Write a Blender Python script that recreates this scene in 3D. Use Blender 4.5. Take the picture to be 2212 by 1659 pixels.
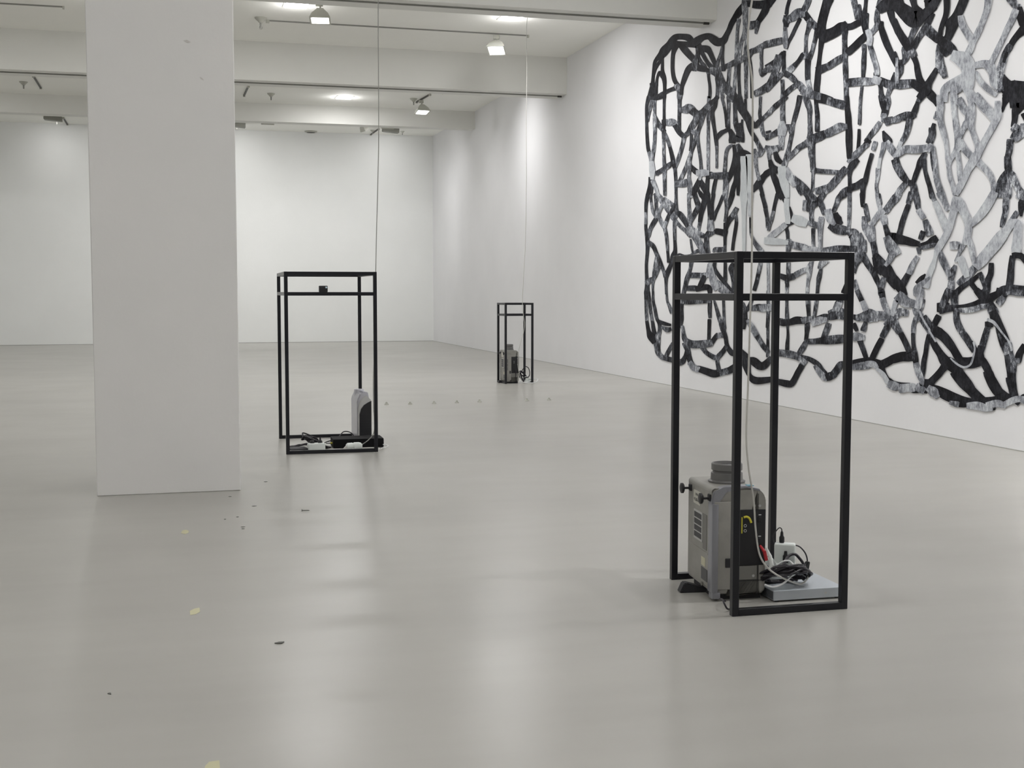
import bpy, bmesh, math, random
from mathutils import Vector, Matrix
for o in list(bpy.data.objects): bpy.data.objects.remove(o, do_unlink=True)
S = bpy.context.scene
COL = S.collection
PI = math.pi

# ------------------------------------------------------------------ camera
FPX, W, H = 2692.0, 2212.0, 1659.0
CH = 1.07
RV = Vector((0.96420006, -0.26517565, 0.00034541))
UV = Vector((0.01932989, 0.07158402, 0.99724725))
FV = Vector((0.26447041, 0.96153919, -0.07414714))
CAMP = Vector((0, 0, CH))
cd = bpy.data.cameras.new('camera'); cam = bpy.data.objects.new('camera', cd); COL.objects.link(cam)
cam.matrix_world = Matrix(((RV.x, UV.x, -FV.x, 0), (RV.y, UV.y, -FV.y, 0), (RV.z, UV.z, -FV.z, CH), (0, 0, 0, 1)))
cd.sensor_width = 36.0; cd.lens = 36.0 * FPX / W; cd.clip_start = 0.05; cd.clip_end = 200
S.camera = cam

# ------------------------------------------------------------------ world and view
wd = bpy.data.worlds.new('world'); S.world = wd; wd.use_nodes = True
wd.node_tree.nodes['Background'].inputs[0].default_value = (0.75, 0.8, 0.9, 1)
wd.node_tree.nodes['Background'].inputs[1].default_value = 0.05
S.view_settings.view_transform = 'Standard'; S.view_settings.look = 'None'
S.view_settings.gamma = 1; S.view_settings.use_curve_mapping = False
S.view_settings.exposure = 0.15
S.cycles.max_bounces = 12; S.cycles.diffuse_bounces = 8; S.cycles.glossy_bounces = 5

# ------------------------------------------------------------------ lamp rows of the room: (x, y), each becomes a fixture further down
XR, XL, YB, YF = 5.5, -10.5, 26.38, -9.0
ZC, ZB = 4.367, 3.86

# ------------------------------------------------------------------ helpers
def ray(x, y): return FV + RV * ((x - 1106) / FPX) - UV * ((y - 829.5) / FPX)
def atY(x, y, Y): d = ray(x, y); return CAMP + d * (Y / d.y)
def atZ(x, y, Z): d = ray(x, y); return CAMP + d * ((Z - CH) / d.z)
def atX(x, y, X): d = ray(x, y); return CAMP + d * (X / d.x)

def mat(name, col, rough=0.5, metal=0.0, spec=0.5, emit=None, es=0.0):
    m = bpy.data.materials.new(name); m.use_nodes = True
    b = m.node_tree.nodes['Principled BSDF']
    b.inputs['Base Color'].default_value = (*col, 1); b.inputs['Roughness'].default_value = rough
    b.inputs['Metallic'].default_value = metal; b.inputs['Specular IOR Level'].default_value = spec
    if emit: b.inputs['Emission Color'].default_value = (*emit, 1); b.inputs['Emission Strength'].default_value = es
    return m
def nd(m, t, **k):
    n = m.node_tree.nodes.new(t)
    for a, v in k.items(): setattr(n, a, v)
    return n
def noise(m, scale, detail=4, rough=0.55, vec=(1, 1, 1), off=(0, 0, 0)):
    tc = nd(m, 'ShaderNodeNewGeometry'); mp = nd(m, 'ShaderNodeMapping'); mp.inputs['Scale'].default_value = vec
    mp.inputs['Location'].default_value = off
    n = nd(m, 'ShaderNodeTexNoise'); n.inputs['Scale'].default_value = scale; n.inputs['Detail'].default_value = detail; n.inputs['Roughness'].default_value = rough
    L = m.node_tree.links; L.new(tc.outputs['Position'], mp.inputs['Vector']); L.new(mp.outputs[0], n.inputs['Vector'])
    return n.outputs['Fac']
def mrange(m, src, a, b, c, d):
    n = nd(m, 'ShaderNodeMapRange'); m.node_tree.links.new(src, n.inputs[0])
    for i, v in enumerate((a, b, c, d)): n.inputs[i + 1].default_value = v
    return n.outputs[0]
def mixc(m, fac, A, B, bt='MIX'):
    n = nd(m, 'ShaderNodeMix', data_type='RGBA', blend_type=bt); L = m.node_tree.links
    if isinstance(fac, (int, float)): n.inputs[0].default_value = fac
    else: L.new(fac, n.inputs[0])
    for s, i in ((A, 6), (B, 7)):
        if isinstance(s, tuple): n.inputs[i].default_value = (*s, 1)
        else: L.new(s, n.inputs[i])
    return n.outputs[2]
def bump(m, src, st, dist=0.01):
    b = nd(m, 'ShaderNodeBump'); b.inputs['Strength'].default_value = st; b.inputs['Distance'].default_value = dist
    m.node_tree.links.new(src, b.inputs['Height'])
    m.node_tree.links.new(b.outputs[0], m.node_tree.nodes['Principled BSDF'].inputs['Normal'])
def setc(m, out, inp='Base Color'): m.node_tree.links.new(out, m.node_tree.nodes['Principled BSDF'].inputs[inp])

def wallmat(name, a, b, rough=0.75):
    m = mat(name, a, rough, spec=0.25)
    setc(m, mixc(m, mrange(m, noise(m, 1.3, 5, 0.6), 0.35, 0.7, 0, 1), a, b))
    bump(m, noise(m, 26, 4, 0.6), 0.18, 0.004)
    return m
M = {}
M['wall'] = wallmat('wall_paint', (0.80, 0.81, 0.80), (0.775, 0.785, 0.775))
M['wall_mural'] = wallmat('wall_paint_cool', (0.80, 0.80, 0.815), (0.775, 0.775, 0.79))
M['pillar'] = wallmat('pillar_paint', (0.79, 0.78, 0.77), (0.76, 0.755, 0.745))
M['beam'] = wallmat('beam_paint', (0.77, 0.77, 0.74), (0.74, 0.74, 0.71))
M['ceil'] = wallmat('ceiling_paint', (0.90, 0.90, 0.86), (0.88, 0.88, 0.84))
m = mat('resin_floor', (0.5, 0.5, 0.47), 0.3, spec=0.34); M['floor'] = m
c1 = mixc(m, mrange(m, noise(m, 0.9, 3, 0.5, (1, 1.6, 1)), 0.3, 0.72, 0, 1), (0.43, 0.42, 0.392), (0.385, 0.375, 0.35))
c2 = mixc(m, mrange(m, noise(m, 4.0, 3, 0.5, (0.35, 1.8, 1), (3, 1, 0)), 0.35, 0.8, 0, 0.12), c1, (0.58, 0.575, 0.54))
c3 = mixc(m, mrange(m, noise(m, 7.0, 3, 0.5, (0.5, 2.6, 1), (7, 2, 0)), 0.5, 0.85, 0, 0.08), c2, (0.34, 0.33, 0.30))
c4 = mixc(m, mrange(m, noise(m, 75, 2, 0.5, (1, 1, 1), (1, 5, 0)), 0.79, 0.82, 0, 0.6), c3, (0.16, 0.15, 0.14))
setc(m, c4)
setc(m, mrange(m, noise(m, 1.7, 5, 0.6, (1, 1, 1), (2, 2, 0)), 0.3, 0.75, 0.275, 0.32), 'Roughness')
M['steel'] = mat('black_painted_steel', (0.011, 0.0115, 0.016), 0.28, spec=0.4)
M['grey'] = mat('grey_fixture', (0.24, 0.24, 0.21), 0.5)
M['hood'] = mat('white_fixture', (0.55, 0.55, 0.5), 0.45)
M['dark'] = mat('dark_track', (0.05, 0.05, 0.045), 0.5)
M['rod'] = mat('conduit_grey', (0.25, 0.25, 0.23), 0.5)
M['rose'] = mat('ceiling_rose', (0.45, 0.45, 0.4), 0.5)
M['glow'] = mat('lamp_glow', (1, 1, 1), 0.5, emit=(1, 0.985, 1), es=14.0)
M['black'] = mat('black_plastic', (0.012, 0.012, 0.015), 0.4)
M['soft_black'] = mat('matt_black', (0.02, 0.02, 0.024), 0.6)
M['rubber'] = mat('cable_black', (0.016, 0.013, 0.02), 0.38)
M['white_plastic'] = mat('white_plastic', (0.78, 0.82, 0.80), 0.35)
M['white_cable'] = mat('white_cable', (0.62, 0.61, 0.58), 0.4)
M['backlit_cable'] = mat('backlit_white_cable', (0.33, 0.33, 0.31), 0.5)  # white cable coloured darker to stand in for its backlit shade
M['bright_cable'] = mat('bright_white_cable', (0.85, 0.86, 0.87), 0.4)
m = mat('projector_grey', (0.25, 0.245, 0.225), 0.42); M['proj'] = m
setc(m, mixc(m, mrange(m, noise(m, 14, 4), 0.4, 0.7, 0, 1), (0.36, 0.35, 0.325), (0.30, 0.295, 0.27)))
M['proj_dark'] = mat('lens_housing_grey', (0.17, 0.168, 0.165), 0.45)
M['panel_grey'] = mat('panel_grey', (0.21, 0.205, 0.19), 0.5)
M['label'] = mat('paper_label', (0.62, 0.61, 0.55), 0.7)
M['label_grey'] = mat('grey_label', (0.10, 0.10, 0.105), 0.5)
M['ink'] = mat('ink', (0.03, 0.03, 0.03), 0.6)
M['cream'] = mat('cream_label', (0.65, 0.63, 0.48), 0.7)
M['yellow'] = mat('yellow_mark', (0.62, 0.55, 0.05), 0.5)
M['red'] = mat('red_plastic', (0.45, 0.02, 0.03), 0.4)
M['white_line'] = mat('white_print', (0.7, 0.7, 0.7), 0.5)
M['metal'] = mat('bare_metal', (0.6, 0.6, 0.6), 0.3, metal=1.0)
m = mat('duct_tape', (0.33, 0.335, 0.37), 0.33, metal=0.3); M['tape'] = m
bump(m, noise(m, 40, 3, 0.5, (1, 1, 0.3)), 0.5, 0.003)
M['glass'] = mat('lens_glass', (0.02, 0.02, 0.03), 0.05, spec=0.9)
M['silver'] = mat('silver_plastic', (0.58, 0.58, 0.63), 0.3, metal=0.35)
M['silver_light'] = mat('light_silver_plastic', (0.55, 0.55, 0.54), 0.4, metal=0.1)
M['alu'] = mat('aluminium_case', (0.56, 0.60, 0.65), 0.36, metal=0.4)
M['alu_dark'] = mat('dark_case_end', (0.08, 0.085, 0.095), 0.5)
M['tape_yellow'] = mat('masking_tape', (0.58, 0.555, 0.37), 0.75)
M['seam'] = mat('sealant_seam', (0.36, 0.36, 0.34), 0.8)  # sealant grey for the thin line along the wall foot
M['case_black'] = mat('deep_black_case', (0.006, 0.006, 0.007), 0.7, spec=0.15)
M['flake'] = mat('flaked_plaster', (0.60, 0.58, 0.56), 0.9)
M['sticker'] = mat('blue_sticker', (0.15, 0.35, 0.45), 0.5)
M['pale_glass'] = mat('pale_glass', (0.6, 0.75, 0.85), 0.2)
M['scrap'] = mat('dark_scrap', (0.12, 0.12, 0.11), 0.7)

class MB:
    def __init__(s): s.bm = bmesh.new()
    def box(s, x0, x1, y0, y1, z0, z1, mtx=None, bev=0, seg=2):
        b = bmesh.new(); bmesh.ops.create_cube(b, size=1)
        for v in b.verts:
            v.co = Vector(((x0 + x1) / 2 + v.co.x * (x1 - x0), (y0 + y1) / 2 + v.co.y * (y1 - y0), (z0 + z1) / 2 + v.co.z * (z1 - z0)))
        if bev: bmesh.ops.bevel(b, geom=b.edges[:] , offset=bev, segments=seg, profile=0.5, affect='EDGES')
        s.merge(b, mtx); return s
    def merge(s, b, mtx=None):
        if mtx: bmesh.ops.transform(b, matrix=mtx, verts=b.verts)
        me = bpy.data.meshes.new('t'); b.to_mesh(me); b.free(); s.bm.from_mesh(me); bpy.data.meshes.remove(me)
    def lathe(s, prof, n=32, mtx=None, cap=True):
        b = bmesh.new(); rings = []
        for r, z in prof:
            rings.append([b.verts.new((r * math.cos(2 * PI * i / n), r * math.sin(2 * PI * i / n), z)) for i in range(n)])
        for a, c in zip(rings, rings[1:]):
            for i in range(n): b.faces.new((a[i], a[(i + 1) % n], c[(i + 1) % n], c[i]))
        if cap: b.faces.new(rings[0][::-1]); b.faces.new(rings[-1])
        s.merge(b, mtx); return s
    def prism(s, pts, axis, a, c, mtx=None, bev=0):
        b = bmesh.new()
        def P(u, v, w): return {'x': (w, u, v), 'y': (u, w, v), 'z': (u, v, w)}[axis]
        A = [b.verts.new(P(u, v, a)) for u, v in pts]; B = [b.verts.new(P(u, v, c)) for u, v in pts]
        b.faces.new(A); b.faces.new(B[::-1]); n = len(pts)
        for i in range(n): b.faces.new((A[i], B[i], B[(i + 1) % n], A[(i + 1) % n]))
        bmesh.ops.recalc_face_normals(b, faces=b.faces)
        if bev: bmesh.ops.bevel(b, geom=b.edges[:], offset=bev, segments=2, affect='EDGES')
        s.merge(b, mtx); return s
    def tube(s, pts, r, n=8, closed=False, mtx=None):
        b = bmesh.new(); pts = [Vector(p) for p in pts]; rings = []; up = Vector((0, 0, 1)); N = None
        for i, p in enumerate(pts):
            q0 = pts[i - 1] if i or closed else p; q1 = pts[(i + 1) % len(pts)] if (i < len(pts) - 1 or closed) else p
            t = (q1 - q0).normalized()
            if N is None:
                N = t.cross(up)
                if N.length < 0.1: N = t.cross(Vector((1, 0, 0)))
            N = (N - t * N.dot(t)).normalized(); B = t.cross(N)
            rr = r[i] if isinstance(r, (list, tuple)) else r
            rings.append([b.verts.new(p + (N * math.cos(2 * PI * k / n) + B * math.sin(2 * PI * k / n)) * rr) for k in range(n)])
        m_ = len(rings)
        for i in range(m_ if closed else m_ - 1):
            a, c = rings[i], rings[(i + 1) % m_]
            for k in range(n): b.faces.new((a[k], a[(k + 1) % n], c[(k + 1) % n], c[k]))
        if not closed: b.faces.new(rings[0][::-1]); b.faces.new(rings[-1])
        s.merge(b, mtx); return s
    def build(s, name, m, parent=None, smooth=False):
        bmesh.ops.recalc_face_normals(s.bm, faces=s.bm.faces)
        me = bpy.data.meshes.new(name); s.bm.to_mesh(me); s.bm.free(); me.materials.append(M[m])
        if smooth:
            for p in me.polygons: p.use_smooth = True
        me.validate()
        if smooth and hasattr(me, 'set_sharp_from_angle'): me.set_sharp_from_angle(angle=math.radians(35))
        o = bpy.data.objects.new(name, me); COL.objects.link(o)
        if parent: o.parent = parent
        return o
def cr(pts, k=8):
    P = [Vector(p) for p in pts]; out = []
    for i in range(len(P) - 1):
        p0 = P[max(i - 1, 0)]; p1 = P[i]; p2 = P[i + 1]; p3 = P[min(i + 2, len(P) - 1)]
        for j in range(k):
            t = j / k
            out.append(0.5 * (2 * p1 + (p2 - p0) * t + (2 * p0 - 5 * p1 + 4 * p2 - p3) * t * t + (3 * p1 - p0 - 3 * p2 + p3) * t ** 3))
    return out + [P[-1]]
def tag(o, label, cat, group=None, kind=None):
    if label: o['label'] = label
    if cat: o['category'] = cat
    if group: o['group'] = group
    if kind: o['kind'] = kind
    return o
def thing(name, label, cat, loc=(0, 0, 0), rz=0, group=None):
    o = bpy.data.objects.new(name, None); COL.objects.link(o); o.location = loc; o.rotation_euler = (0, 0, rz); o.empty_display_size = 0.05
    return tag(o, label, cat, group)
def struct(name, mb, m, label=None, parent=None):
    o = mb.build(name, m, parent); o['kind'] = 'structure'
    if label: o['label'] = label
    return o
def copy_thing(src, loc, rz=0, label=None):
    r = src.copy(); COL.objects.link(r); r.location = loc; r.rotation_euler = (0, 0, rz)
    if label: r['label'] = label
    for ch in list(src.children):
        c = ch.copy(); COL.objects.link(c); c.parent = r
        for g in list(ch.children): d = g.copy(); COL.objects.link(d); d.parent = c
    return r
def T(x, y, z): return Matrix.Translation((x, y, z))
def R(a, ax): return Matrix.Rotation(a, 4, ax)

# ------------------------------------------------------------------ setting
struct('floor', MB().box(XL, XR, YF, YB, -0.2, 0), 'floor', 'pale grey polished resin floor')
struct('ceiling', MB().box(XL, XR, YF, YB, ZC, ZC + 0.2), 'ceil')
struct('wall_right', MB().box(XR, XR + 0.2, YF, YB + 0.2, -0.2, ZC + 0.2), 'wall_mural', 'white wall carrying the black cut-out artwork')
struct('wall_back', MB().box(XL, XR, YB, YB + 0.2, -0.2, ZC + 0.2), 'wall', 'white far end wall')
struct('wall_left', MB().box(XL - 0.2, XL, YF, YB + 0.2, -0.2, ZC + 0.2), 'wall')
struct('wall_front', MB().box(XL, XR, YF - 0.2, YF, -0.2, ZC + 0.2), 'wall')
for i, (y0, y1) in enumerate(((12.05, 12.47), (17.07, 17.56), (22.56, 22.84), (7.0, 7.45), (2.0, 2.45), (-3.0, -2.55))):
    struct('trim_%d' % (i + 1), MB().box(XL, XR, y0, y1, ZB if i != 2 else 4.05, ZC), 'beam', 'white plastered ceiling beam')
struct('wall_pillar', MB().box(-0.381, 0.356, 6.80, 7.54, 0, ZC, bev=0.004, seg=1), 'pillar', 'square white plastered pillar')

struct('baseboard_right', MB().box(XR - 0.006, XR, YF, YB, 0, 0.005), 'seam')
struct('baseboard_back', MB().box(XL, XR - 0.006, YB - 0.006, YB, 0, 0.010), 'seam')
for pts_, lab in ((((396, 88), (404, 86), (412, 91), (405, 93)), 'small flaked patch high on the front of the pillar, upper of two'), (((431, 166), (436, 168), (441, 174), (434, 171)), 'small flaked patch high on the front of the pillar, lower of two')):
    q = [atY(a, b, 6.8) for a, b in pts_]
    o = MB().prism([(p.x, p.z) for p in q], 'y', 6.7985, 6.7999).build('paint_flake', 'flake'); tag(o, lab, 'paint flake', 'flaked patches on the pillar')

# ------------------------------------------------------------------ thin conduits under the beams
def conduit(xa, xb, y, z, label, r=0.011):
    t = thing('conduit', label, 'conduit', (xa, y, z), 0, None)
    MB().tube([(0, 0, 0), (xb - xa, 0, 0)], r, 8).build('pipe', 'rod', t)
    MB().lathe([(r * 1.9, -0.03), (r * 1.9, 0.03)], 12, T(xb - xa, 0, 0) @ R(PI / 2, 'Y')).build('end_fitting', 'dark', t)
conduit(XL + 0.1, XR - 0.05, 12.20, ZB - 0.008, 'thin grey conduit under the nearest ceiling beam, ending beside the artwork', 0.008)
conduit(XL + 0.1, XR - 0.05, 17.26, ZB - 0.008, 'thin grey conduit under the second ceiling beam, crossing behind the pillar', 0.008)

# ------------------------------------------------------------------ ceiling lights (room lamps, each with an added ceiling fill)
def area(name, parent, loc, sx, sy, power, rot=(0, 0, 0), col=(1, 0.99, 0.985), spread=PI):
    l = bpy.data.lights.new(name, 'AREA'); l.shape = 'RECTANGLE'; l.size = sx; l.size_y = sy; l.energy = power; l.color = col; l.spread = spread
    o = bpy.data.objects.new(name, l); COL.objects.link(o); o.location = loc; o.rotation_euler = rot
    if parent: o.parent = parent
    return o
def downlight(x, y, label, power=35.0, group='square recessed ceiling lights', col=(1, 0.99, 0.985)):
    t = thing('ceiling_light', label, 'light', (x, y, ZC), 0, group)
    f = MB()
    for a in ((-0.15, -0.125, -0.16, 0.16), (0.125, 0.15, -0.16, 0.16), (-0.125, 0.125, -0.16, -0.135), (-0.125, 0.125, 0.135, 0.16)): f.box(*a, -0.005, 0.0)
    f.build('frame', 'hood', t)
    MB().box(-0.125, 0.125, -0.135, 0.135, -0.014, -0.0005).build('diffuser', 'glow', t)
    area('lamp', t, (0, 0, -0.02), 0.24, 0.26, power, col=col)
    l = bpy.data.lights.new('ceiling_fill', 'POINT'); l.energy = power * 0.2; l.shadow_soft_size = 0.08; l.color = col  # added point lamp below each fixture, brightens the ceiling around it
    o = bpy.data.objects.new('ceiling_fill', l); COL.objects.link(o); o.location = (0, 0, -0.16); o.parent = t
    return t
downlight(1.49, 14.79, 'bright square ceiling light left of the near hanging cable, upper left of centre', 35.0 * 0.65)
downlight(4.06, 14.77, 'bright square ceiling light above the smallest frame, beside its cable', 35.0 * 0.65)
downlight(2.96, 21.52, 'bright square ceiling light in the far bay, farthest of the three', 35.0 * 0.7)
hid = [(4.05, 9.8, .5), (1.49, 9.8, .4), (-1.1, 9.8, .5), (-4.2, 9.8, 1.0), (4.05, 3.6, 1.1), (1.49, 3.6, .3), (-1.1, 3.6, .25), (-4.2, 3.6, 0.9), (1.49, -0.9, .6), (-3.7, -0.9, .6), (1.49, -5.2, 0.7), (-3.7, -5.2, 0.7), (-0.6, 14.8, .5), (-3.7, 14.8, .8), (-7.3, 14.8, 0.8), (-4.2, 21.5, .8), (-8, 21.5, .8), (0.1, 19.5, .7)]
for x, y, k in hid: downlight(x, y, 'square recessed ceiling light outside the view', 35.0 * k)

# spot heads on tracks
def track(x0, y0, x1, y1, label, hh=0.022, hw=0.012, m='dark'):
    t = thing('light_track', label, 'track', ((x0 + x1) / 2, (y0 + y1) / 2, ZC), math.atan2(y1 - y0, x1 - x0))
    L = math.hypot(x1 - x0, y1 - y0)
    MB().box(-L / 2, L / 2, -hw, hw, -hh, 0).build('rail', m, t)
    MB().box(-L / 2 - 0.04, -L / 2, -0.018, 0.018, -0.034, 0).build('end_cap', 'rose', t); MB().box(L / 2, L / 2 + 0.02, -0.018, 0.018, -0.032, 0).build('end_cap', 'rose', t)
    return t
track(1.25, 15.71, 4.53, 15.73, 'long thin grey ceiling track holding the nearest spotlight', 0.014, 0.010, 'rod')
track(-6.0, 15.64, -1.12, 15.60, 'long thin grey ceiling track at the upper left corner, left of the pillar', 0.014, 0.010, 'rod')
track(-1.93, 20.65, -1.93, 21.78, 'short dark ceiling track left of the pillar, nearer of the two there')
track(1.305, 20.73, 1.295, 21.72, 'short dark ceiling track just right of the pillar')
track(4.285, 20.79, 4.235, 21.65, 'short dark ceiling track holding the farther white spotlight')
track(4.18, 25.42, 4.17, 26.36, 'short dark ceiling track beside the grey flood light near the far wall')
track(-1.86, 25.42, -1.86, 26.36, 'short dark ceiling track beside the grey flood light left of the pillar')

def spot_head(x, y, rz, tilt, label, power, spread=140):
    t = thing('spotlight', label, 'spotlight', (x, y, ZC - 0.03), rz, 'white hooded track spotlights')
    MB().box(-0.05, 0.03, -0.02, 0.02, -0.05, 0.0, bev=0.004).build('track_adapter', 'rose', t)
    MB().tube([(0, 0, -0.04), (0.0, 0, -0.085)], 0.012, 10).build('stem', 'rose', t)
    mt = T(0, 0, -0.08) @ R(tilt, 'X')
    b = bmesh.new(); rings = []
    for (hx, hy, z) in ((0.035, 0.03, 0.0), (0.05, 0.05, -0.025), (0.09, 0.075, -0.07), (0.115, 0.10, -0.13), (0.118, 0.104, -0.14), (0.10, 0.088, -0.138), (0.085, 0.075, -0.11)):
        rings.append([b.verts.new((sx * hx, sy * hy, z)) for sx, sy in ((-1, -1), (1, -1), (1, 1), (-1, 1))])
    b.faces.new(rings[0])
    for A, B in zip(rings, rings[1:]):
        for i in range(4): b.faces.new((A[i], A[(i + 1) % 4], B[(i + 1) % 4], B[i]))
    h = MB(); h.merge(b, mt); h.build('hood', 'hood', t)
    MB().box(-0.085, 0.085, -0.075, 0.075, -0.122, -0.114, mt).build('lamp_window', 'glow', t)
    l = area('lamp', t, (0, 0, 0), 0.16, 0.14, power, spread=math.radians(spread)); l.matrix_local = mt @ T(0, 0, -0.143)
    return t
spot_head(4.12, 15.70, math.radians(-25), math.radians(-24), 'white hooded spotlight hanging from the long ceiling track, nearer one', 4.5)
spot_head(4.25, 21.30, math.radians(8), math.radians(-14), 'white hooded spotlight on a short track in the far bay', 4.5)
spot_head(1.72, 14.45, math.radians(-10), math.radians(-10), 'white hooded spotlight touching the bright ceiling light at the top edge', 4.5)
for x, y, pw, az, tl in ((3.6, 13.3, 12, -90, 32), (4.1, 18.9, 7, -90, 42), (3.4, 8.6, 12, -70, 40), (3.2, 4.4, 62, -75, 54), (3.6, 23.8, 5, -75, 42), (4.0, 23.25, 11, 0, 48), (1.8, 23.25, 15, 0, 48), (-0.4, 23.25, 11, 0, 48), (-2.9, 23.25, 2.5, 0, 48), (-6.0, 23.25, 3.5, 0, 48)):
    spot_head(x, y, math.radians(az), math.radians(tl), 'added unseen wall washer with a white hood, lighting a wall', pw, 105)  # unseen heads put in to brighten the right and back walls

def flood(x, y, label, power):
    t = thing('flood_light', label, 'flood light', (x, y, ZC), 0, 'grey flood lights near the far wall')
    MB().prism([(-0.15, 0.0), (0.18, 0.0), (0.178, -0.085), (0.12, -0.082), (-0.135, -0.058), (-0.152, -0.05)], 'y', -0.08, 0.10, bev=0.004).build('housing', 'grey', t)
    MB().box(-0.12, 0.15, 0.1, 0.104, -0.05, -0.01).build('lamp_window', 'glow', t)
    area('lamp', t, (0.02, 0.12, -0.05), 0.25, 0.06, power, (math.radians(38), 0, 0), spread=math.radians(120))
flood(4.41, 25.40, 'grey flood light under the ceiling in the far right, beside a short track', 1.2)
flood(1.35, 25.40, 'grey flood light half hidden by the right edge of the pillar', 1.2)
flood(-2.06, 25.40, 'grey flood light under the ceiling left of the pillar', 1.2)

# sprinklers
def sprinkler(x, y, s, label, ring=False):
    t = thing('sprinkler', label, 'sprinkler', (x, y, ZC), 0, 'ceiling sprinklers')
    MB().lathe([(0.018 * s, -0.05 * s), (0.03 * s, -0.035 * s), (0.055 * s, -0.012 * s), (0.06 * s, 0)], 20).build('rose', 'rose', t, True)
    MB().lathe([(0.009 * s, -0.10 * s), (0.011 * s, -0.05 * s)], 12).build('stem', 'rod', t, True)
    if ring:
        MB().tube([(0.018 * math.cos(a), 0, -0.12 + 0.018 * math.sin(a)) for a in [2 * PI * i / 16 for i in range(16)]], 0.004, 6, True).build('ring', 'rod', t)
    return t
sprinkler(1.14, 15.60, 1.25, 'ceiling sprinkler with a ring at its tip, at the left end of the long track', True)
sprinkler(1.72, 21.45, 1.1, 'small ceiling sprinkler right of the pillar in the far bay')
sprinkler(4.12, 21.35, 1.1, 'small ceiling sprinkler touching the farther spotlight')
sprinkler(-2.14, 21.3, 1.1, 'small ceiling sprinkler left of the pillar, beside the short track')
sprinkler(-2.0, 25.7, 1.0, 'small ceiling sprinkler under the grey flood light left of the pillar')
sprinkler(1.38, 25.7, 0.8, 'tiny ceiling sprinkler near the far wall just right of the pillar')
sprinkler(4.1, 25.7, 0.8, 'tiny ceiling sprinkler near the far wall left of the right flood light')
sprinkler(4.72, 25.7, 0.8, 'tiny ceiling sprinkler near the far wall right of the right flood light')
sprinkler(5.0, 13.4, 0.9, 'pale ceiling sprinkler near the right wall behind the nearest beam')
t = thing('ceiling_vent', 'flat round grey ceiling vent against the far wall', 'vent', (2.90, 26.2, ZC))
MB().lathe([(0.10, -0.03), (0.125, -0.022), (0.13, 0)], 32).build('rim', 'rose', t, True)
MB().lathe([(0.085, -0.034), (0.09, -0.028)], 32).build('grille', 'dark', t)

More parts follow.
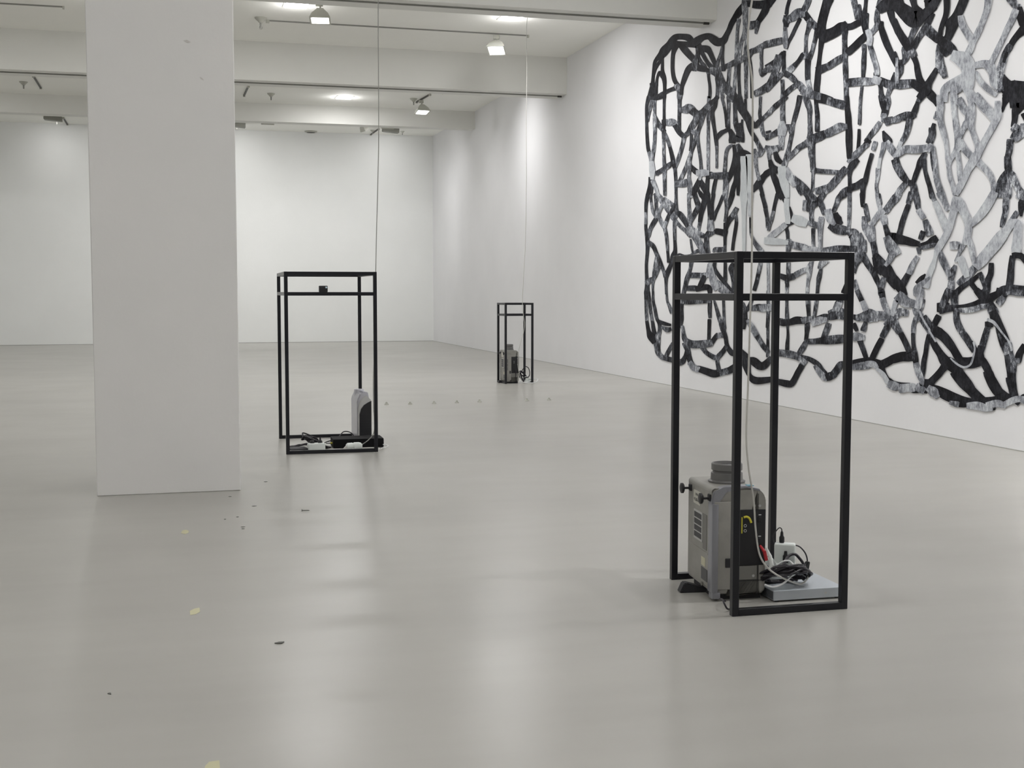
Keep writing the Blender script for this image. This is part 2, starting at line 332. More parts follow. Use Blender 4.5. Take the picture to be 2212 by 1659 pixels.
# ------------------------------------------------------------------ the wall artwork
MURAL = """
A
.05 190 1659 90 215 1560 90 230 1480 80 235 1380 50 250 1200 45 265 1080 50 300 1010 60 390 930 120 440 860 140 520 770 120 580 680 110 640 630 95 760 627 95 850 650 110 920 720 90 1000 690 120 1080 640 100 1190 620 100 1280 680 130 1350 720 130 1440 690 110 1490 600 80 1540 500 75 1580 400 80 1640 300 90 1710 200 110 1770 110 90
.05 560 740 90 650 745 85 760 755 90 900 760 90 1000 770 100 1010 800 90
.05 700 760 80 780 850 105 870 950 100 940 1020 100 970 1080 90
.05 600 770 60 590 860 60 575 960 55 570 1080 55 572 1200 55 590 1320 60 620 1400 65 660 1450 60 700 1500 50
.5 650 1470 90 690 1560 80 690 1659 80
.05 580 920 45 640 790 60 690 770 60
.05 380 960 60 395 1060 40 395 1200 45 410 1290 70 430 1380 60 435 1480 45 433 1659 45
.05 245 1280 40 270 1180 55 320 1100 45 365 1040 50 385 980 50
.05 400 1300 70 370 1245 60 345 1245 50 315 1310 35 300 1400 40 290 1500 50 285 1659 50
.1 215 1450 70 300 1440 50
.1 270 1659 50 300 1659 50 380 1610 60 450 1575 60 520 1540 60 600 1510 65 640 1490 80
.05 720 1600 50 730 1480 55 760 1380 70 800 1270 80 850 1170 90 930 1110 90 1000 1150 100 1080 1170 100 1180 1200 60
.3 1000 850 60 1000 930 60 970 1020 80 950 1100 90 940 1180 80
.2 990 940 50 1060 1060 50 1110 1130 70 1140 1200 50
.1 1050 860 60 1110 970 60 1170 1070 60 1250 1160 80 1330 1230 90
.05 1060 820 90 1160 840 110 1210 900 80 1260 1010 70 1300 1100 60 1320 1160 60
.3 1180 1220 80 1260 1210 120 1340 1260 120 1380 1350 120 1430 1450 130 1520 1540 140 1590 1620 130 1650 1680 130
.1 1420 700 60 1430 800 40 1420 950 45 1425 1080 50 1440 1190 60
.2 1410 810 25 1390 920 40 1350 1040 50 1330 1140 50
.1 1180 1250 40 1190 1350 40 1205 1450 40 1210 1560 45 1205 1659 45
.3 1330 1340 60 1340 1480 50 1330 1659 50
.35 1380 1480 50 1400 1560 50 1430 1659 50
.3 1350 1190 60 1440 1150 70 1540 1110 80 1640 1060 90 1760 1010 90 1850 950 110 1920 880 90 2000 850 90 2100 790 90 2212 740 90
.5 1700 340 60 1680 500 45 1670 700 50 1665 900 60 1660 1050 60 1650 1200 45 1630 1350 45 1625 1500 50 1610 1600 60
.5 1790 0 60 1800 100 90 1810 250 80 1810 400 70 1800 550 60 1750 700 50 1720 850 60 1700 1000 70
.4 1820 540 50 1830 700 55 1820 850 60 1820 1000 60 1825 1200 60 1825 1400 50 1825 1659 50
.1 1830 60 100 1900 60 110 1960 75 120 2080 80 130 2200 60 130
.05 2190 60 100 2150 180 110 2080 300 90 2030 370 80
.4 2030 390 70 2010 480 60 1995 560 40
.35 1830 430 120 1920 430 130 2000 400 100
.45 1540 1130 50 1530 1300 50 1520 1450 50 1540 1600 50
.1 1700 1050 60 1700 1250 50 1705 1400 45 1720 1659 50
.1 1880 980 50 1900 1100 50 1915 1250 45 1920 1400 45 1925 1659 45
.25 2085 850 60 2085 1000 50 2090 1130 50 2080 1200 70 2110 1250 110
.3 2240 1430 100 2100 1540 110 2000 1590 100
.5 2140 1210 60 2180 1190 90 2240 1150 90
B
.1 165 0 60 130 150 45 128 400 40 135 650 45 150 850 50 175 950 55
.6 175 950 55 205 1050 65 215 1130 75
.8 215 1120 75 225 1250 90 225 1380 60
.1 190 1380 50 200 1500 80 175 1659 100
.4 225 60 60 200 160 50 165 300 45 150 400 40
.5 270 30 45 265 250 45 270 450 60 270 650 50 255 850 55 230 1000 60 215 1120 60
.1 200 10 60 290 20 60 400 -10 60
.1 430 0 40 425 200 35 425 400 40 415 560 50
.4 415 560 50 420 800 45 425 1050 45 435 1200 60 435 1400 55 440 1659 50
.35 275 330 50 310 430 80 370 510 80 420 570 70
.4 440 620 50 490 740 55 530 870 50
.05 530 870 50 560 990 60 590 1130 70 612 1230 50
.3 612 1230 50 625 1400 45 630 1659 40
.1 430 430 100 510 430 100
.5 510 430 110 580 430 110 630 500 80
.1 630 500 80 680 590 80 740 650 80
.2 690 0 60 690 150 55 685 350 50 680 550 60
.5 720 220 80 800 210 130 860 190 140 930 250 120
.15 930 250 120 1010 290 110 1090 260 110 1170 170 100
.4 1170 170 100 1230 100 90
.1 1230 100 80 1300 40 60 1330 0 60
.25 970 290 90 975 380 100 900 500 90 840 600 70 770 660 70
.45 770 660 70 750 780 60 710 930 60 660 1080 60 620 1180 60
.1 880 500 40 890 620 40 890 800 45 880 900 50
.3 1100 290 70 1060 430 60 1010 560 60 970 700 70 930 820 60 890 940 50 860 1050 70 820 1150 60 770 1270 60 720 1380 60 690 1470 80
.5 640 1480 90 700 1480 100 760 1470 120 850 1440 100
.3 880 530 60 950 600 90 1000 620 70
.4 1000 660 40 1010 800 45 1030 950 45 1050 1100 40 1060 1250 50
.5 1190 0 45 1190 150 60 1190 300 70 1180 450 45 1180 650 45 1180 850 50 1180 1050 45 1180 1250 45
.1 1310 30 60 1290 150 70 1250 250 60 1260 380 60 1285 550 50 1310 700 60 1325 850 45
.4 1325 850 45 1325 1000 35 1325 1200 35
.1 1310 1390 50 1280 1530 55 1260 1659 50
.1 1330 690 60 1400 610 70 1470 575 60 1530 540 60
.4 1410 0 40 1450 150 40
.1 1450 150 40 1480 300 45 1500 500 50
.4 1520 0 50 1530 150 50 1525 350 40 1530 500 45
.05 1560 580 70 1590 660 100 1590 740 110
.5 1560 20 60 1620 40 110 1660 0 90
.1 1640 60 80 1700 100 110 1750 200 120 1810 290 120 1860 370 120 1920 450 110 1990 480 90 2050 420 80
.1 1860 420 80 1900 560 70 1950 650 70 2000 730 70
.4 2000 730 70 2050 830 70 2080 900 90
.15 1635 120 60 1640 300 60 1650 450 80
.3 1650 450 80 1700 550 120
.1 1700 480 90 1720 600 110 1710 700 120 1640 700 90
.1 1725 0 60 1760 100 50 1800 200 50
.1 1815 40 35 1815 200 40 1810 290 45
.1 1760 390 30 1755 500 40 1770 650 50 1770 750 50
.05 1620 830 50 1640 1000 70 1610 1180 80 1570 1300 80 1540 1380 60 1510 1440 50
.3 1580 820 40 1510 880 55 1480 1000 50 1470 1150 55 1460 1300 60
.5 1460 1300 60 1480 1450 80 1470 1659 80
.05 1690 960 60 1690 1150 80 1680 1300 75 1690 1450 60 1690 1659 45
.05 1640 1200 60 1650 1400 60 1610 1540 70 1580 1659 70
.3 1690 820 60 1730 930 120 
.1 1760 950 110 1830 960 90 1890 990 60 1895 1040 40
.05 1950 1580 70 2050 1460 110 2130 1350 90 2240 1260 80
.05 2060 1500 70 2085 1580 60 2110 1680 60
.5 1970 900 50 1985 1050 60 2000 1200 50 2020 1300 50 2050 1400 60
.5 1960 920 50 2040 980 80 2090 920 90
.35 2070 0 45 2065 150 40 2060 300 50 2090 380 60 2170 310 60 2240 260 60
.5 2080 420 70 2100 550 60 2130 640 60
.87 1790 1050 110 1800 1350 100 1790 1690 90
.87 1880 1020 110 1890 1350 90 1890 1690 80
.1 890 1190 70 960 1260 90 1010 1290 90
.75 1010 1290 90 1100 1290 110 1160 1290 90
.05 1170 1330 80 1220 1330 110 1250 1335 100
.45 1250 1335 90 1300 1340 100 1400 1340 110 1490 1330 100
.5 860 1050 50 860 1200 60 850 1350 50 860 1450 60 870 1600 70 890 1690 60
.7 1040 1330 60 1040 1400 40
.05 1030 1390 50 1000 1480 80 950 1580 80 930 1659 60
.05 1040 1400 50 1090 1510 90 1140 1600 90 1160 1659 90
.05 1175 1350 50 1165 1450 60 1160 1600 60
.05 1000 1560 40 1060 1680 60
.5 250 1290 70 310 1300 70 
.2 310 1290 70 400 1240 70 500 1170 80 580 1110 60
.6 240 1440 70 290 1560 60 320 1659 50
C
.1 150 0 60 120 150 50 115 320 40 
.6 115 320 40 115 420 42 115 490 45
.15 115 490 45 115 560 45 135 700 60 145 850 60 140 1000 50 125 1200 45 130 1400 50 140 1560 70 130 1680 80
.2 195 0 40 210 150 40 
.5 210 150 40 235 280 50 290 380 60
.3 280 0 50 290 150 50 300 300 50
.5 300 300 50 350 400 60 390 500 60 440 580 55
.3 440 580 55 465 700 50 480 850 45 485 950 40
.1 485 950 40 495 1050 40 500 1150 40
.5 300 0 90 380 90 100 440 170 90 500 270 80 560 340 80 620 370 90
.5 440 80 60 530 150 70 590 200 60
.2 630 0 40 630 150 50 640 290 70 700 340 90 760 420 90 810 510 70 850 580 70
.55 850 580 70 930 680 110 990 770 110 1060 890 110 1130 1000 100
.2 600 160 35 560 270 50 500 370 50 460 480 55
.65 460 480 55 430 560 45
.6 400 180 50 350 280 50 320 370 70
.3 320 370 70 240 500 70 190 600 60 160 700 70
.5 570 390 70 640 470 60 720 560 55 800 620 65 870 690 80
.4 605 420 50 605 600 50 610 800 45
.1 610 800 45 615 950 55 590 1050 90 550 1180 60 500 1300 70 460 1400 70
.2 460 1400 60 460 1540 40 465 1690 40
.3 170 830 80 240 880 70 290 990 60 330 1090 70 380 1210 60 420 1310 50 450 1400 60
.4 310 1060 60 280 1180 50 260 1300 50 250 1430 50 235 1550 35 235 1690 30
.4 350 1180 60 310 1310 60 260 1420 60 200 1460 80 150 1500 90
.5 850 0 55 850 180 50 860 330 60 860 500 70 880 600 70
.2 950 0 70 990 130 80 1040 230 110
.05 1050 -20 60 1110 80 70
.05 1140 0 80 1100 180 80 1060 320 70 1040 450 60 
.35 1040 450 55 1020 580 50 1000 650 50
.1 1010 230 90 960 310 80 
.35 950 330 70 910 400 70 870 480 60
.05 1180 0 60 1190 200 50 1210 380 65 
.35 1215 380 70 1220 480 90
.65 1220 480 90 1220 580 110 
.3 1180 660 70 1150 720 70 1150 800 70 1150 900 80 1180 990 60
.05 1270 0 50 1245 150 50 1240 300 60 1240 400 70
.1 1430 30 50 1370 180 45 1310 310 50 1270 420 60
.5 880 560 60 960 610 50 1050 670 60 1120 700 50
.2 1060 720 40 1150 710 60 1260 650 60 1310 620 45
.05 1335 630 95 1390 640 100 1460 660 110
.35 1460 0 60 1490 150 55 1490 300 50 1470 450 50 
.1 1470 500 50 1470 600 50 1465 750 45 1465 850 40
.4 1465 850 40 1460 980 50
.1 1590 0 80 1550 130 70 1510 240 50
.35 1660 250 70 1600 360 85 1560 410 80
.1 1560 410 80 1530 450 80 1490 540 70 1470 620 60
.3 1655 360 40 1660 480 50
.05 1660 480 50 1640 620 50 1610 800 45 1595 940 45
.4 1270 970 40 1300 940 70 1350 945 85 1450 940 80
.1 665 1030 30 700 1020 30 780 1040 20 880 1030 20
.35 900 1015 30 950 990 50 1020 960 60 1060 990 60
.3 880 770 25 895 880 30 910 980 25
.87 1790 0 130 1790 300 70 1790 960 50
.8 1900 0 90 1890 350 50
.2 1895 400 25 1900 550 30 1910 680 40
.5 1910 680 40 1960 800 60 2030 900 80 2090 970 80
.1 2095 0 60 2140 150 65 2155 220 65
.25 2160 260 65 2185 400 55 2190 560 45
.35 890 1160 60 870 1280 50 820 1430 70 790 1550 60 760 1690 60
.25 870 1380 85 1000 1380 85 1080 1390 90
.5 1080 1390 90 1130 1380 90 
.7 1190 1200 40 1190 1370 90
.05 1110 1410 70 1080 1480 80 1040 1560 70 
.25 820 1600 80 950 1600 90
.05 1000 1610 90 1080 1590 90 1190 1590 90 1210 1690 60
.7 1210 1160 50 1230 1300 90 1260 1450 110 1320 1560 150
.55 1320 1520 120 1420 1600 150 1520 1660 130
.1 1290 1160 50 1290 1260 50 1360 1380 60 1440 1480 60 1520 1570 50 1590 1650 40
.1 1470 1160 45 1470 1300 50 1470 1450 60
.25 1600 1190 60 1570 1270 80 1590 1400 50 1610 1550 50 1600 1680 60
.6 2070 1180 60 2040 1330 60
.35 2040 1330 60 2010 1480 60
.1 2010 1480 60 1970 1620 60
D
.1 110 0 40 115 150 40 
.3 115 150 40 125 350 48 135 520 50 
.05 135 520 50 160 660 60 200 760 110 250 850 80
.15 160 0 45 175 150 50
.3 175 150 50 200 350 50 230 520 50
.1 230 520 50 250 650 60 280 760 50
.2 240 0 30 240 150 40 270 300 50 300 450 50 350 560 55 350 700 55
.4 340 700 60 310 830 100 310 950 90 330 1050 80 400 1120 80 
.3 400 1120 80 500 1150 80 580 1170 80
.1 330 490 30 420 540 60 530 565 40
.35 400 610 40 480 650 80 530 640 60
.4 470 0 30 480 150 35 520 250 50 550 350 50
.3 570 890 50 500 1020 60 470 1080 60
.1 720 150 80 720 300 60 725 450 60 700 550 70 670 610 60
.35 720 170 70 850 180 70 1000 170 70 1200 155 70
.55 740 600 50 755 700 55
.4 755 700 55 780 810 80 880 890 120 1000 900 120 1120 890 120 1210 880 110
.1 1210 170 60 1205 300 60 1210 430 50
.05 1200 490 55 1195 650 50 1190 820 50
.1 1230 890 70 1280 810 70 1330 745 70 
.35 1340 750 80 1390 740 80 1450 740 90
.35 1280 150 30 1330 320 50 1360 430 60 1400 540 65
.15 1400 560 65 1430 650 70 1470 750 60 1490 880 60 
.05 1490 880 60 1520 960 70 1580 1040 90 1640 1060 90
.3 1440 150 40 1445 300 40 1450 500 45 1455 620 60
.25 1490 930 60 1440 1010 70 1370 1090 80 1320 1130 85 1240 1100 75 1150 1040 70 1100 980 70 1060 930 70
.25 1330 1180 55 1350 1280 60 1360 1340 70
.3 790 900 90 830 1000 80 850 1100 75 
.1 850 1100 75 870 1180 80 890 1220 80
.6 880 1230 90 930 1290 100 990 1320 100
.05 1000 1320 100 1030 1320 100 1150 1360 110 1280 1400 120 1400 1380 100 
.4 1410 1380 100 1450 1370 100 1530 1350 110 
.05 1570 1330 110 1640 1300 130
.2 820 1000 60 790 1100 60 740 1190 90 660 1210 110
.3 1790 330 90 1800 480 90 
.05 1800 480 80 1785 620 50
.2 1780 200 40 1830 310 60 1880 250 60 1920 150 50
.25 1930 285 80 2030 270 110 2090 280 120 
.6 2100 280 120 2150 275 120 2240 270 110
.6 1860 500 60 1930 610 90 1990 720 90 
.25 1990 720 90 2060 830 80 2130 940 80 2195 1020 70
.3 2195 330 40 2195 600 40 2195 900 40 2195 1100 50
.05 1760 1020 60 1830 1130 120 1830 1230 130 1850 1330 100 1880 1420 70 1950 1500 110 2050 1520 110 2240 1500 90
.1 1880 1180 110 1960 1190 130 2050 1260 130 2130 1260 120 2240 1150 80
E
.05 110 -20 90 50 60 90 0 150 60
.1 385 0 50 350 120 50 335 225 55
.1 320 280 60 330 350 110 330 430 70
.4 370 330 110 450 290 120
.55 450 290 130 530 230 150 590 220 150
.3 710 0 90 680 80 90 640 160 90
.05 640 220 100 700 310 110 760 370 90
.55 740 370 110 820 440 110 860 500 80
.3 740 400 100 700 520 60 670 620 55
.45 670 620 55 665 750 50 665 880 60 660 980 80
.15 850 500 60 830 640 60 800 760 60 
.4 800 760 60 770 880 60 720 980 90
.1 560 330 50 500 450 50 430 600 50 370 720 40 345 830 20
.4 310 430 50 315 560 60
.65 310 560 65 315 700 80 320 800 60
.1 300 880 40 290 1000 50 290 1150 60 290 1250 60
.25 0 755 110 80 735 110 180 710 110 270 690 100
.1 1020 0 110 980 120 90 940 250 80 900 400 70 890 520 60
.05 1090 0 80 1040 120 70 990 280 80 960 420 80 950 560 90 930 720 80 910 880 60 890 1050 60 875 1200 80 865 1350 90 850 1500 90 850 1580 80
.05 960 620 200 1080 580 170 1180 530 160 1270 460 150 1330 420 100
.05 1330 460 110 1440 450 100 1540 400 100 1620 360 110 
.35 1480 0 90 1510 120 90 1540 250 90 1540 310 70
.2 1570 100 60 1590 200 50 1600 320 50
.1 1690 0 50 1680 120 50 1660 260 80 1660 400 90 1680 560 60
.05 1680 620 110 1600 690 110 1500 790 110 1400 880 110
.15 1330 520 90 1325 650 70 
.3 1325 650 75 1330 800 75 1335 950 90
.4 1335 950 70 1340 1150 80 1345 1300 75 1350 1450 70 1355 1600 70 1355 1690 70
.1 900 1190 130 1000 1150 110 1070 1120 100
.35 1070 1120 110 1160 1060 110 1240 1010 110 1310 980 110
.5 700 980 50 620 930 70
.1 610 940 70 540 1040 60 480 1110 70
.5 480 1110 80 400 1190 100 340 1230 110
.1 330 1260 100 420 1310 90 480 1370 80
.4 430 1330 90 500 1400 80 560 1450 110 620 1530 120 700 1590 120
.1 700 1040 90 695 1150 80 695 1280 80 700 1400 70
.45 705 1400 80 730 1500 70 740 1600 100
.5 640 1560 130 760 1610 130 880 1640 120
.1 920 1620 60 1000 1650 70 1100 1690 70
.3 520 1440 80 430 1500 80 360 1560 80 300 1620 80
.1 270 930 90 200 1000 80 100 1070 60 0 1130 60
.45 200 980 110 180 1080 130 150 1200 110 100 1320 90 50 1420 90
.3 260 1260 70 180 1330 90 100 1410 100 0 1510 110
.4 20 1190 80 
.3 265 1380 60 270 1500 55 270 1690 60
.2 1700 250 70 1700 420 50 1705 560 50
.4 1660 780 70 1660 850 70 
.2 1665 850 60 1655 1000 70 1650 1150 70 1640 1300 50 
.25 1400 1410 130 1500 1400 130 1600 1390 130 1700 1390 130
.6 1700 1390 130 1790 1390 110
.2 1620 1480 40 1600 1690 40
.75 1730 540 90 1760 640 90 1750 740 90
.4 1750 740 70 1790 880 80 
.6 1790 880 80 1830 1020 80 1870 1150 80 1880 1250 80
.15 1870 1270 70
.75 1850 1360 120 1900 1380 120
.4 1930 30 80 1900 130 70 1880 230 70 
.25 1880 230 70 1880 340 90 1910 440 100 
.5 1890 440 100 1840 500 80 1790 560 80
.05 1960 380 50 1950 460 80 1990 600 100 2050 760 100 2120 910 90 2180 1030 90 2240 1150 80
.05 1950 140 150 2040 80 200 2120 60 200 2240 20 200
.05 2110 200 110 2140 330 90 2190 450 80 2230 550 80
.3 1960 1380 110 2060 1430 130 2160 1440 130 2230 1430 120
.1 2190 1260 60 2170 1360 100
.2 1930 1440 60 1940 1500 60 1950 1600 70 1960 1690 70
.35 2110 1500 80 2070 1600 60 2040 1690 60
F
.2 330 0 60 230 80 70 150 150 80
.4 150 150 80 60 240 70 -20 320 60
.35 270 -10 70 270 150 75 270 300 75 275 430 80
.75 265 440 80 265 540 150 260 600 130
.5 250 620 100 250 750 90 250 870 70
.3 330 510 90 400 510 90
.5 400 510 90 410 600 60
.3 190 590 100 100 640 80 0 690 80
.1 60 580 30 0 600 40
.5 0 870 90 100 900 130 200 860 90
.3 560 0 80 530 150 70 490 300 70 450 450 60 430 600 60 410 700 60
.45 410 700 60 380 850 60 350 980 80 320 1080 80 300 1150 90
.3 660 0 90 700 110 100 730 220 80 730 350 60 735 500 70 740 620 80 750 720 130
.4 750 720 130 760 850 110 765 980 100 780 1090 80 785 1180 80 790 1280 60
.3 830 0 50 845 150 60 860 300 70 860 450 70 860 560 75
.05 900 30 120 1000 50 120 1080 70 120
.3 1080 70 120 1180 100 130 1300 130 140
.1 1370 0 60 1380 150 60
.05 1370 150 70 1385 300 90 1395 450 90 1400 600 100 1400 750 100 1405 880 90 1410 1020 80
.5 1340 500 90 1250 510 140 1150 560 130 1050 610 130
.1 960 640 130 900 670 140
.3 900 670 140 800 710 140 720 770 130 630 810 90
.15 620 820 90 550 860 90 500 910 80
.5 500 910 80 430 980 80 380 1030 80
.4 790 1240 90 900 1260 75 1050 1270 75 1180 1280 70 1270 1290 80
.4 1600 0 45 1590 150 45 1585 300 50 1580 450 50
.05 1575 560 45 1570 720 50 1555 900 50
.05 1960 0 100 1990 120 110 2020 220 110 2000 310 100
.4 2060 0 80 2080 100 60 2060 200 40
.5 2000 310 90 1990 400 70
.2 2060 410 130 2120 390 110
.5 2160 390 90 2240 380 90
.45 1920 450 80 1860 540 90 1780 640 80 1700 740 70
.1 1720 750 100 1680 800 60 1600 880 40
.1 1990 590 40 2030 680 110 2060 740 140
.6 2060 800 120 2120 880 120 2180 960 110
.15 2160 1090 60 2200 1180 80 2240 1260 80
.55 1720 810 60 1640 860 90 1560 940 100 1480 1020 110 1430 1090 110
.1 1540 1080 70 1470 1150 110 1420 1230 90 1410 1330 60 
.3 1330 1240 110 1260 1320 110 
.45 1240 1350 110 1170 1430 120 1080 1530 120 980 1580 140 870 1600 110
.1 1410 1330 50 1415 1500 55 1415 1690 45
.1 1450 1540 110 1540 1510 110 1640 1450 120
.4 1390 1580 110 1310 1620 100 1250 1690 80
.5 1850 780 70 1820 880 70
.1 1790 980 60 1750 1120 60 1710 1280 70 1680 1420 80 1640 1540 80 1640 1690 60
.65 2000 800 80 1970 930 60 1930 1060 50
.85 1930 1060 50 1910 1200 50
.5 1900 1240 80 1890 1380 60 1870 1520 50 1890 1690 60
.3 790 1280 45 785 1400 45 780 1580 50
.35 380 1300 30 520 1430 90 640 1540 100 740 1640 80
.3 470 1400 100 530 1490 110 600 1600 130
.7 340 1240 90 400 1380 110 460 1500 60
.87 260 1230 130 270 1380 110 310 1500 130 350 1690 70
.05 150 960 70 180 1050 90 230 1100 70
.05 60 1090 60 90 1190 100 160 1240 110
.05 0 1300 100 50 1260 80
.05 90 1290 70 140 1400 100 180 1520 90 220 1640 100 250 1700 90
.5 30 900 60 40 1000 60 50 1090 50
G
.05 180 0 60 140 150 50 110 300 50
.5 110 300 50 80 420 60 50 500 60 30 600 50
.05 240 0 50 290 80 60 330 150 50
.85 340 100 80 340 250 80 360 400 80 360 470 80
.05 390 220 30 410 330 60 410 400 40
.1 430 480 60 330 540 60 350 640 55 360 780 45
.75 300 530 90 220 600 90 130 670 100 50 730 80
.85 0 790 110 120 800 110 250 810 90 340 820 70
.5 370 800 90 370 900 80 365 980 70
.5 420 850 100 520 880 110 640 910 110
.7 640 920 90 760 930 80 900 940 60
.35 950 950 70 1080 940 90 1200 930 110 1330 930 110
.15 1330 930 110 1420 930 100 1500 930 110
.2 660 0 60 710 60 90 720 180 80 700 280 40
.35 760 20 90 840 130 110 780 200 90 760 300 70 765 450 70
.3 970 0 80 900 100 100 940 200 90 970 320 60
.6 650 120 60 640 250 60
.85 480 420 130 560 450 160 640 480 130
.5 700 480 60 800 510 100 870 530 90
.35 790 600 60 790 750 50 795 920 55
.65 930 420 90 910 560 90 910 700 70 910 920 60
.3 1310 0 110 1230 60 90 1190 160 70 1140 280 60
.05 1180 350 90 1210 430 140 1260 480 70
.7 1050 300 120 1080 420 120 1150 500 60
.3 1090 550 90 1180 590 140 1300 610 150
.5 1410 0 60 1410 200 60 1405 380 55 1400 560 50
.4 1400 640 100 1480 680 180 1500 780 140 1500 880 130
.05 1630 0 80 1630 150 60 1630 200 40
.3 1680 180 60 1700 300 70 1730 430 60
.5 1660 400 70 1680 550 110 1750 650 150 
.6 1750 600 180 1790 760 120
.65 1880 0 50 1900 120 60 1930 240 60 1960 320 80
.25 1920 0 40 1940 150 50
.3 2200 60 130 2110 170 110 2040 270 110
.7 1960 300 120 1880 380 90 1800 500 80
.7 1990 400 110 2010 480 90
.25 2010 500 60 2040 600 80 2070 700 90
.05 2090 700 100 2180 720 110 2240 740 100
.6 2060 760 120 2130 900 180 2180 980 180
.45 1570 720 130 1600 840 140 1560 960 130 1560 1100 130
.45 1660 800 70 1660 950 80 
.25 1600 1000 140 1660 1080 110 1730 1200 100 1810 1320 90 1880 1460 90 1930 1570 80 1950 1690 90
.35 1800 780 90 1830 900 90 1850 1030 90
.15 1870 1060 110 1960 1180 150 
.1 1830 1090 60 1890 1250 110 1950 1330 90
.05 2040 1290 200 2110 1400 180 2200 1520 170 
.3 1990 1450 80 1960 1560 90
.6 2150 1000 110 2090 1130 90 2040 1200 60
.35 1560 1120 100 1520 1220 60 1500 1330 40
.4 1500 1480 60 1530 1590 70 1560 1690 70
.4 370 1150 60 365 1350 60
.15 230 1390 80 340 1430 100
.25 340 1430 100 440 1400 100 
.6 510 1360 90 600 1310 80 650 1290 80
.3 340 1500 60 350 1560 50
.5 340 1560 50 340 1690 50
.55 770 1140 50 730 1250 90 720 1380 70 700 1500 50 690 1690 50
.45 930 1140 60 910 1240 80
.55 1040 1140 40 960 1180 90
.2 920 1290 50 890 1420 70 870 1550 50 860 1690 50
.05 1350 1530 40 1310 1660 70
.7 20 1160 40 25 1500 40 25 1690 40
H
.3 20 0 50 25 300 50 10 600 50
.15 340 150 45 340 250 45 345 450 60 355 620 35 360 750 40 350 880 55 345 990 60
.35 170 510 120 290 520 110
.05 290 530 110 400 520 100 500 490 120 600 490 110
.5 640 490 110 720 470 90 830 480 100
.65 800 530 110 900 490 120 1000 480 80
.15 880 440 50 980 410 60 1060 430 100 1130 410 130
.35 1130 390 170 1220 370 180 1320 390 170
.4 1210 200 90 1170 290 80
.2 1250 155 80
.6 1230 220 100 1200 300 90
.5 700 150 70 705 240 70
.2 705 240 65 715 420 50
.4 845 150 60 830 280 55 805 430 50
.2 690 470 60 690 600 80 680 720 60 670 820 60
.4 1050 570 90 1010 680 90 970 780 80
.25 690 850 90 800 850 90 900 840 100 1020 830 130 1130 820 140 1240 810 140 1330 800 120
.4 660 870 70 620 950 90 560 1040 80 530 1080 60
.4 160 1040 110 280 1050 110 400 1070 120 500 1100 110
.45 500 1110 90 590 1160 80 650 1210 80
.15 580 1110 60 700 1140 70 800 1190 80 880 1250 80 950 1330 60 1010 1380 40
.55 830 1280 60 900 1370 90 980 1460 100 1010 1480 80
.3 630 1200 90 590 1270 90 
.05 590 1280 90 530 1380 90 480 1480 90 420 1570 100 340 1570 110 250 1550 100 160 1530 90
.05 1060 1450 130 1130 1420 110
.25 1130 1420 110 1200 1330 110 1260 1250 110 1330 1240 90
.15 1550 0 80 1620 150 80
.75 1640 190 80 1680 290 90
.1 1960 0 90 1975 110 90
.6 1980 140 90 2020 260 90 2070 350 90
.75 2200 180 80 2170 280 70 2140 380 80
.15 1480 430 80 1560 450 100
.45 1560 440 100 1650 430 150 1740 410 220 1840 420 170
.55 1840 410 150 1950 410 140 2080 430 150 2190 400 130
.1 1490 570 80 1530 650 60
.25 1680 540 60 1650 640 90
.6 1490 770 130 1560 770 130 1630 780 100
.1 1590 850 80 1640 970 80 1690 1120 70
.4 2140 490 110 2060 560 110 
.35 2050 620 100 1980 750 90
.05 1950 830 90 1880 960 90 1810 1110 90
.4 2150 590 50 2240 690 70
.05 1470 1200 60 1600 1170 60 1740 1150 60
.05 1760 1170 90 1870 1210 110 1960 1240 130 2080 1190 130 2160 1140 120 2240 1110 120
.55 1480 1280 100 1600 1270 120 1720 1250 130 
.7 1720 1230 90 1820 1240 100 1880 1290 60
.05 1900 1260 90 1970 1340 60 2030 1420 40 2080 1510 50 2080 1580 40
.8 1960 1390 60 2030 1480 60 2060 1560 40
.05 2100 1490 30 2170 1540 30
.55 2150 1590 110 2240 1620 110
I
.05 -20 60 130 100 140 200 220 240 250 340 330 270 440 290 190 520 230 140 600 160 140 680 60 130 740 -20 100
.05 310 -20 110 340 100 90 400 200 160
.05 560 20 100 620 100 200 660 60 150
.05 0 350 80 40 480 110 100 590 120 180 720 130 230 820 110 
.05 0 900 50 30 1000 60
.05 420 330 60 360 440 70
.3 440 340 60 340 500 90 290 610 80 250 720 80
.05 640 250 80 560 400 100 
.3 520 480 110 440 600 90 360 720 90 300 820 100
.1 400 660 80 330 790 90
.3 550 500 170 640 580 150 740 660 150
.1 740 650 130 830 720 160 900 780 170 980 850 150 1040 900 90
.05 890 -20 100 890 150 90 870 270 80 820 400 70 790 500 70 780 570 70
.05 1190 -20 140 1130 130 140 1060 270 140 990 400 190 960 500 160 920 620 120 870 700 120
.05 860 300 60 930 440 110
.4 770 800 100 760 920 110 770 1050 130 780 1150 150 
.25 830 830 130 880 900 120
.4 790 1160 150 850 1290 90
.1 710 1190 70 650 1300 90 580 1420 110 540 1520 170
.05 320 960 90 370 1080 80 390 1200 90 420 1330 100 480 1450 120 560 1560 150 640 1600 90 720 1680 60
.3 270 830 120 320 930 110 
.4 190 850 130 190 980 110 150 1060 70
.15 100 1050 80 100 1200 90 60 1300 70 
.6 40 1000 40 40 1200 50 40 1400 60
.3 80 1440 150 200 1430 140 320 1420 130
.05 330 1430 120 430 1500 130
.05 520 1560 150 440 1650 110
.7 1600 -20 110 1580 150 100 1530 300 90 1480 430 90 1400 600 100 1340 720 90 1290 840 110 1230 950 90
.7 1130 300 90 1160 430 110 1230 550 110 1290 650 110 1330 740 70
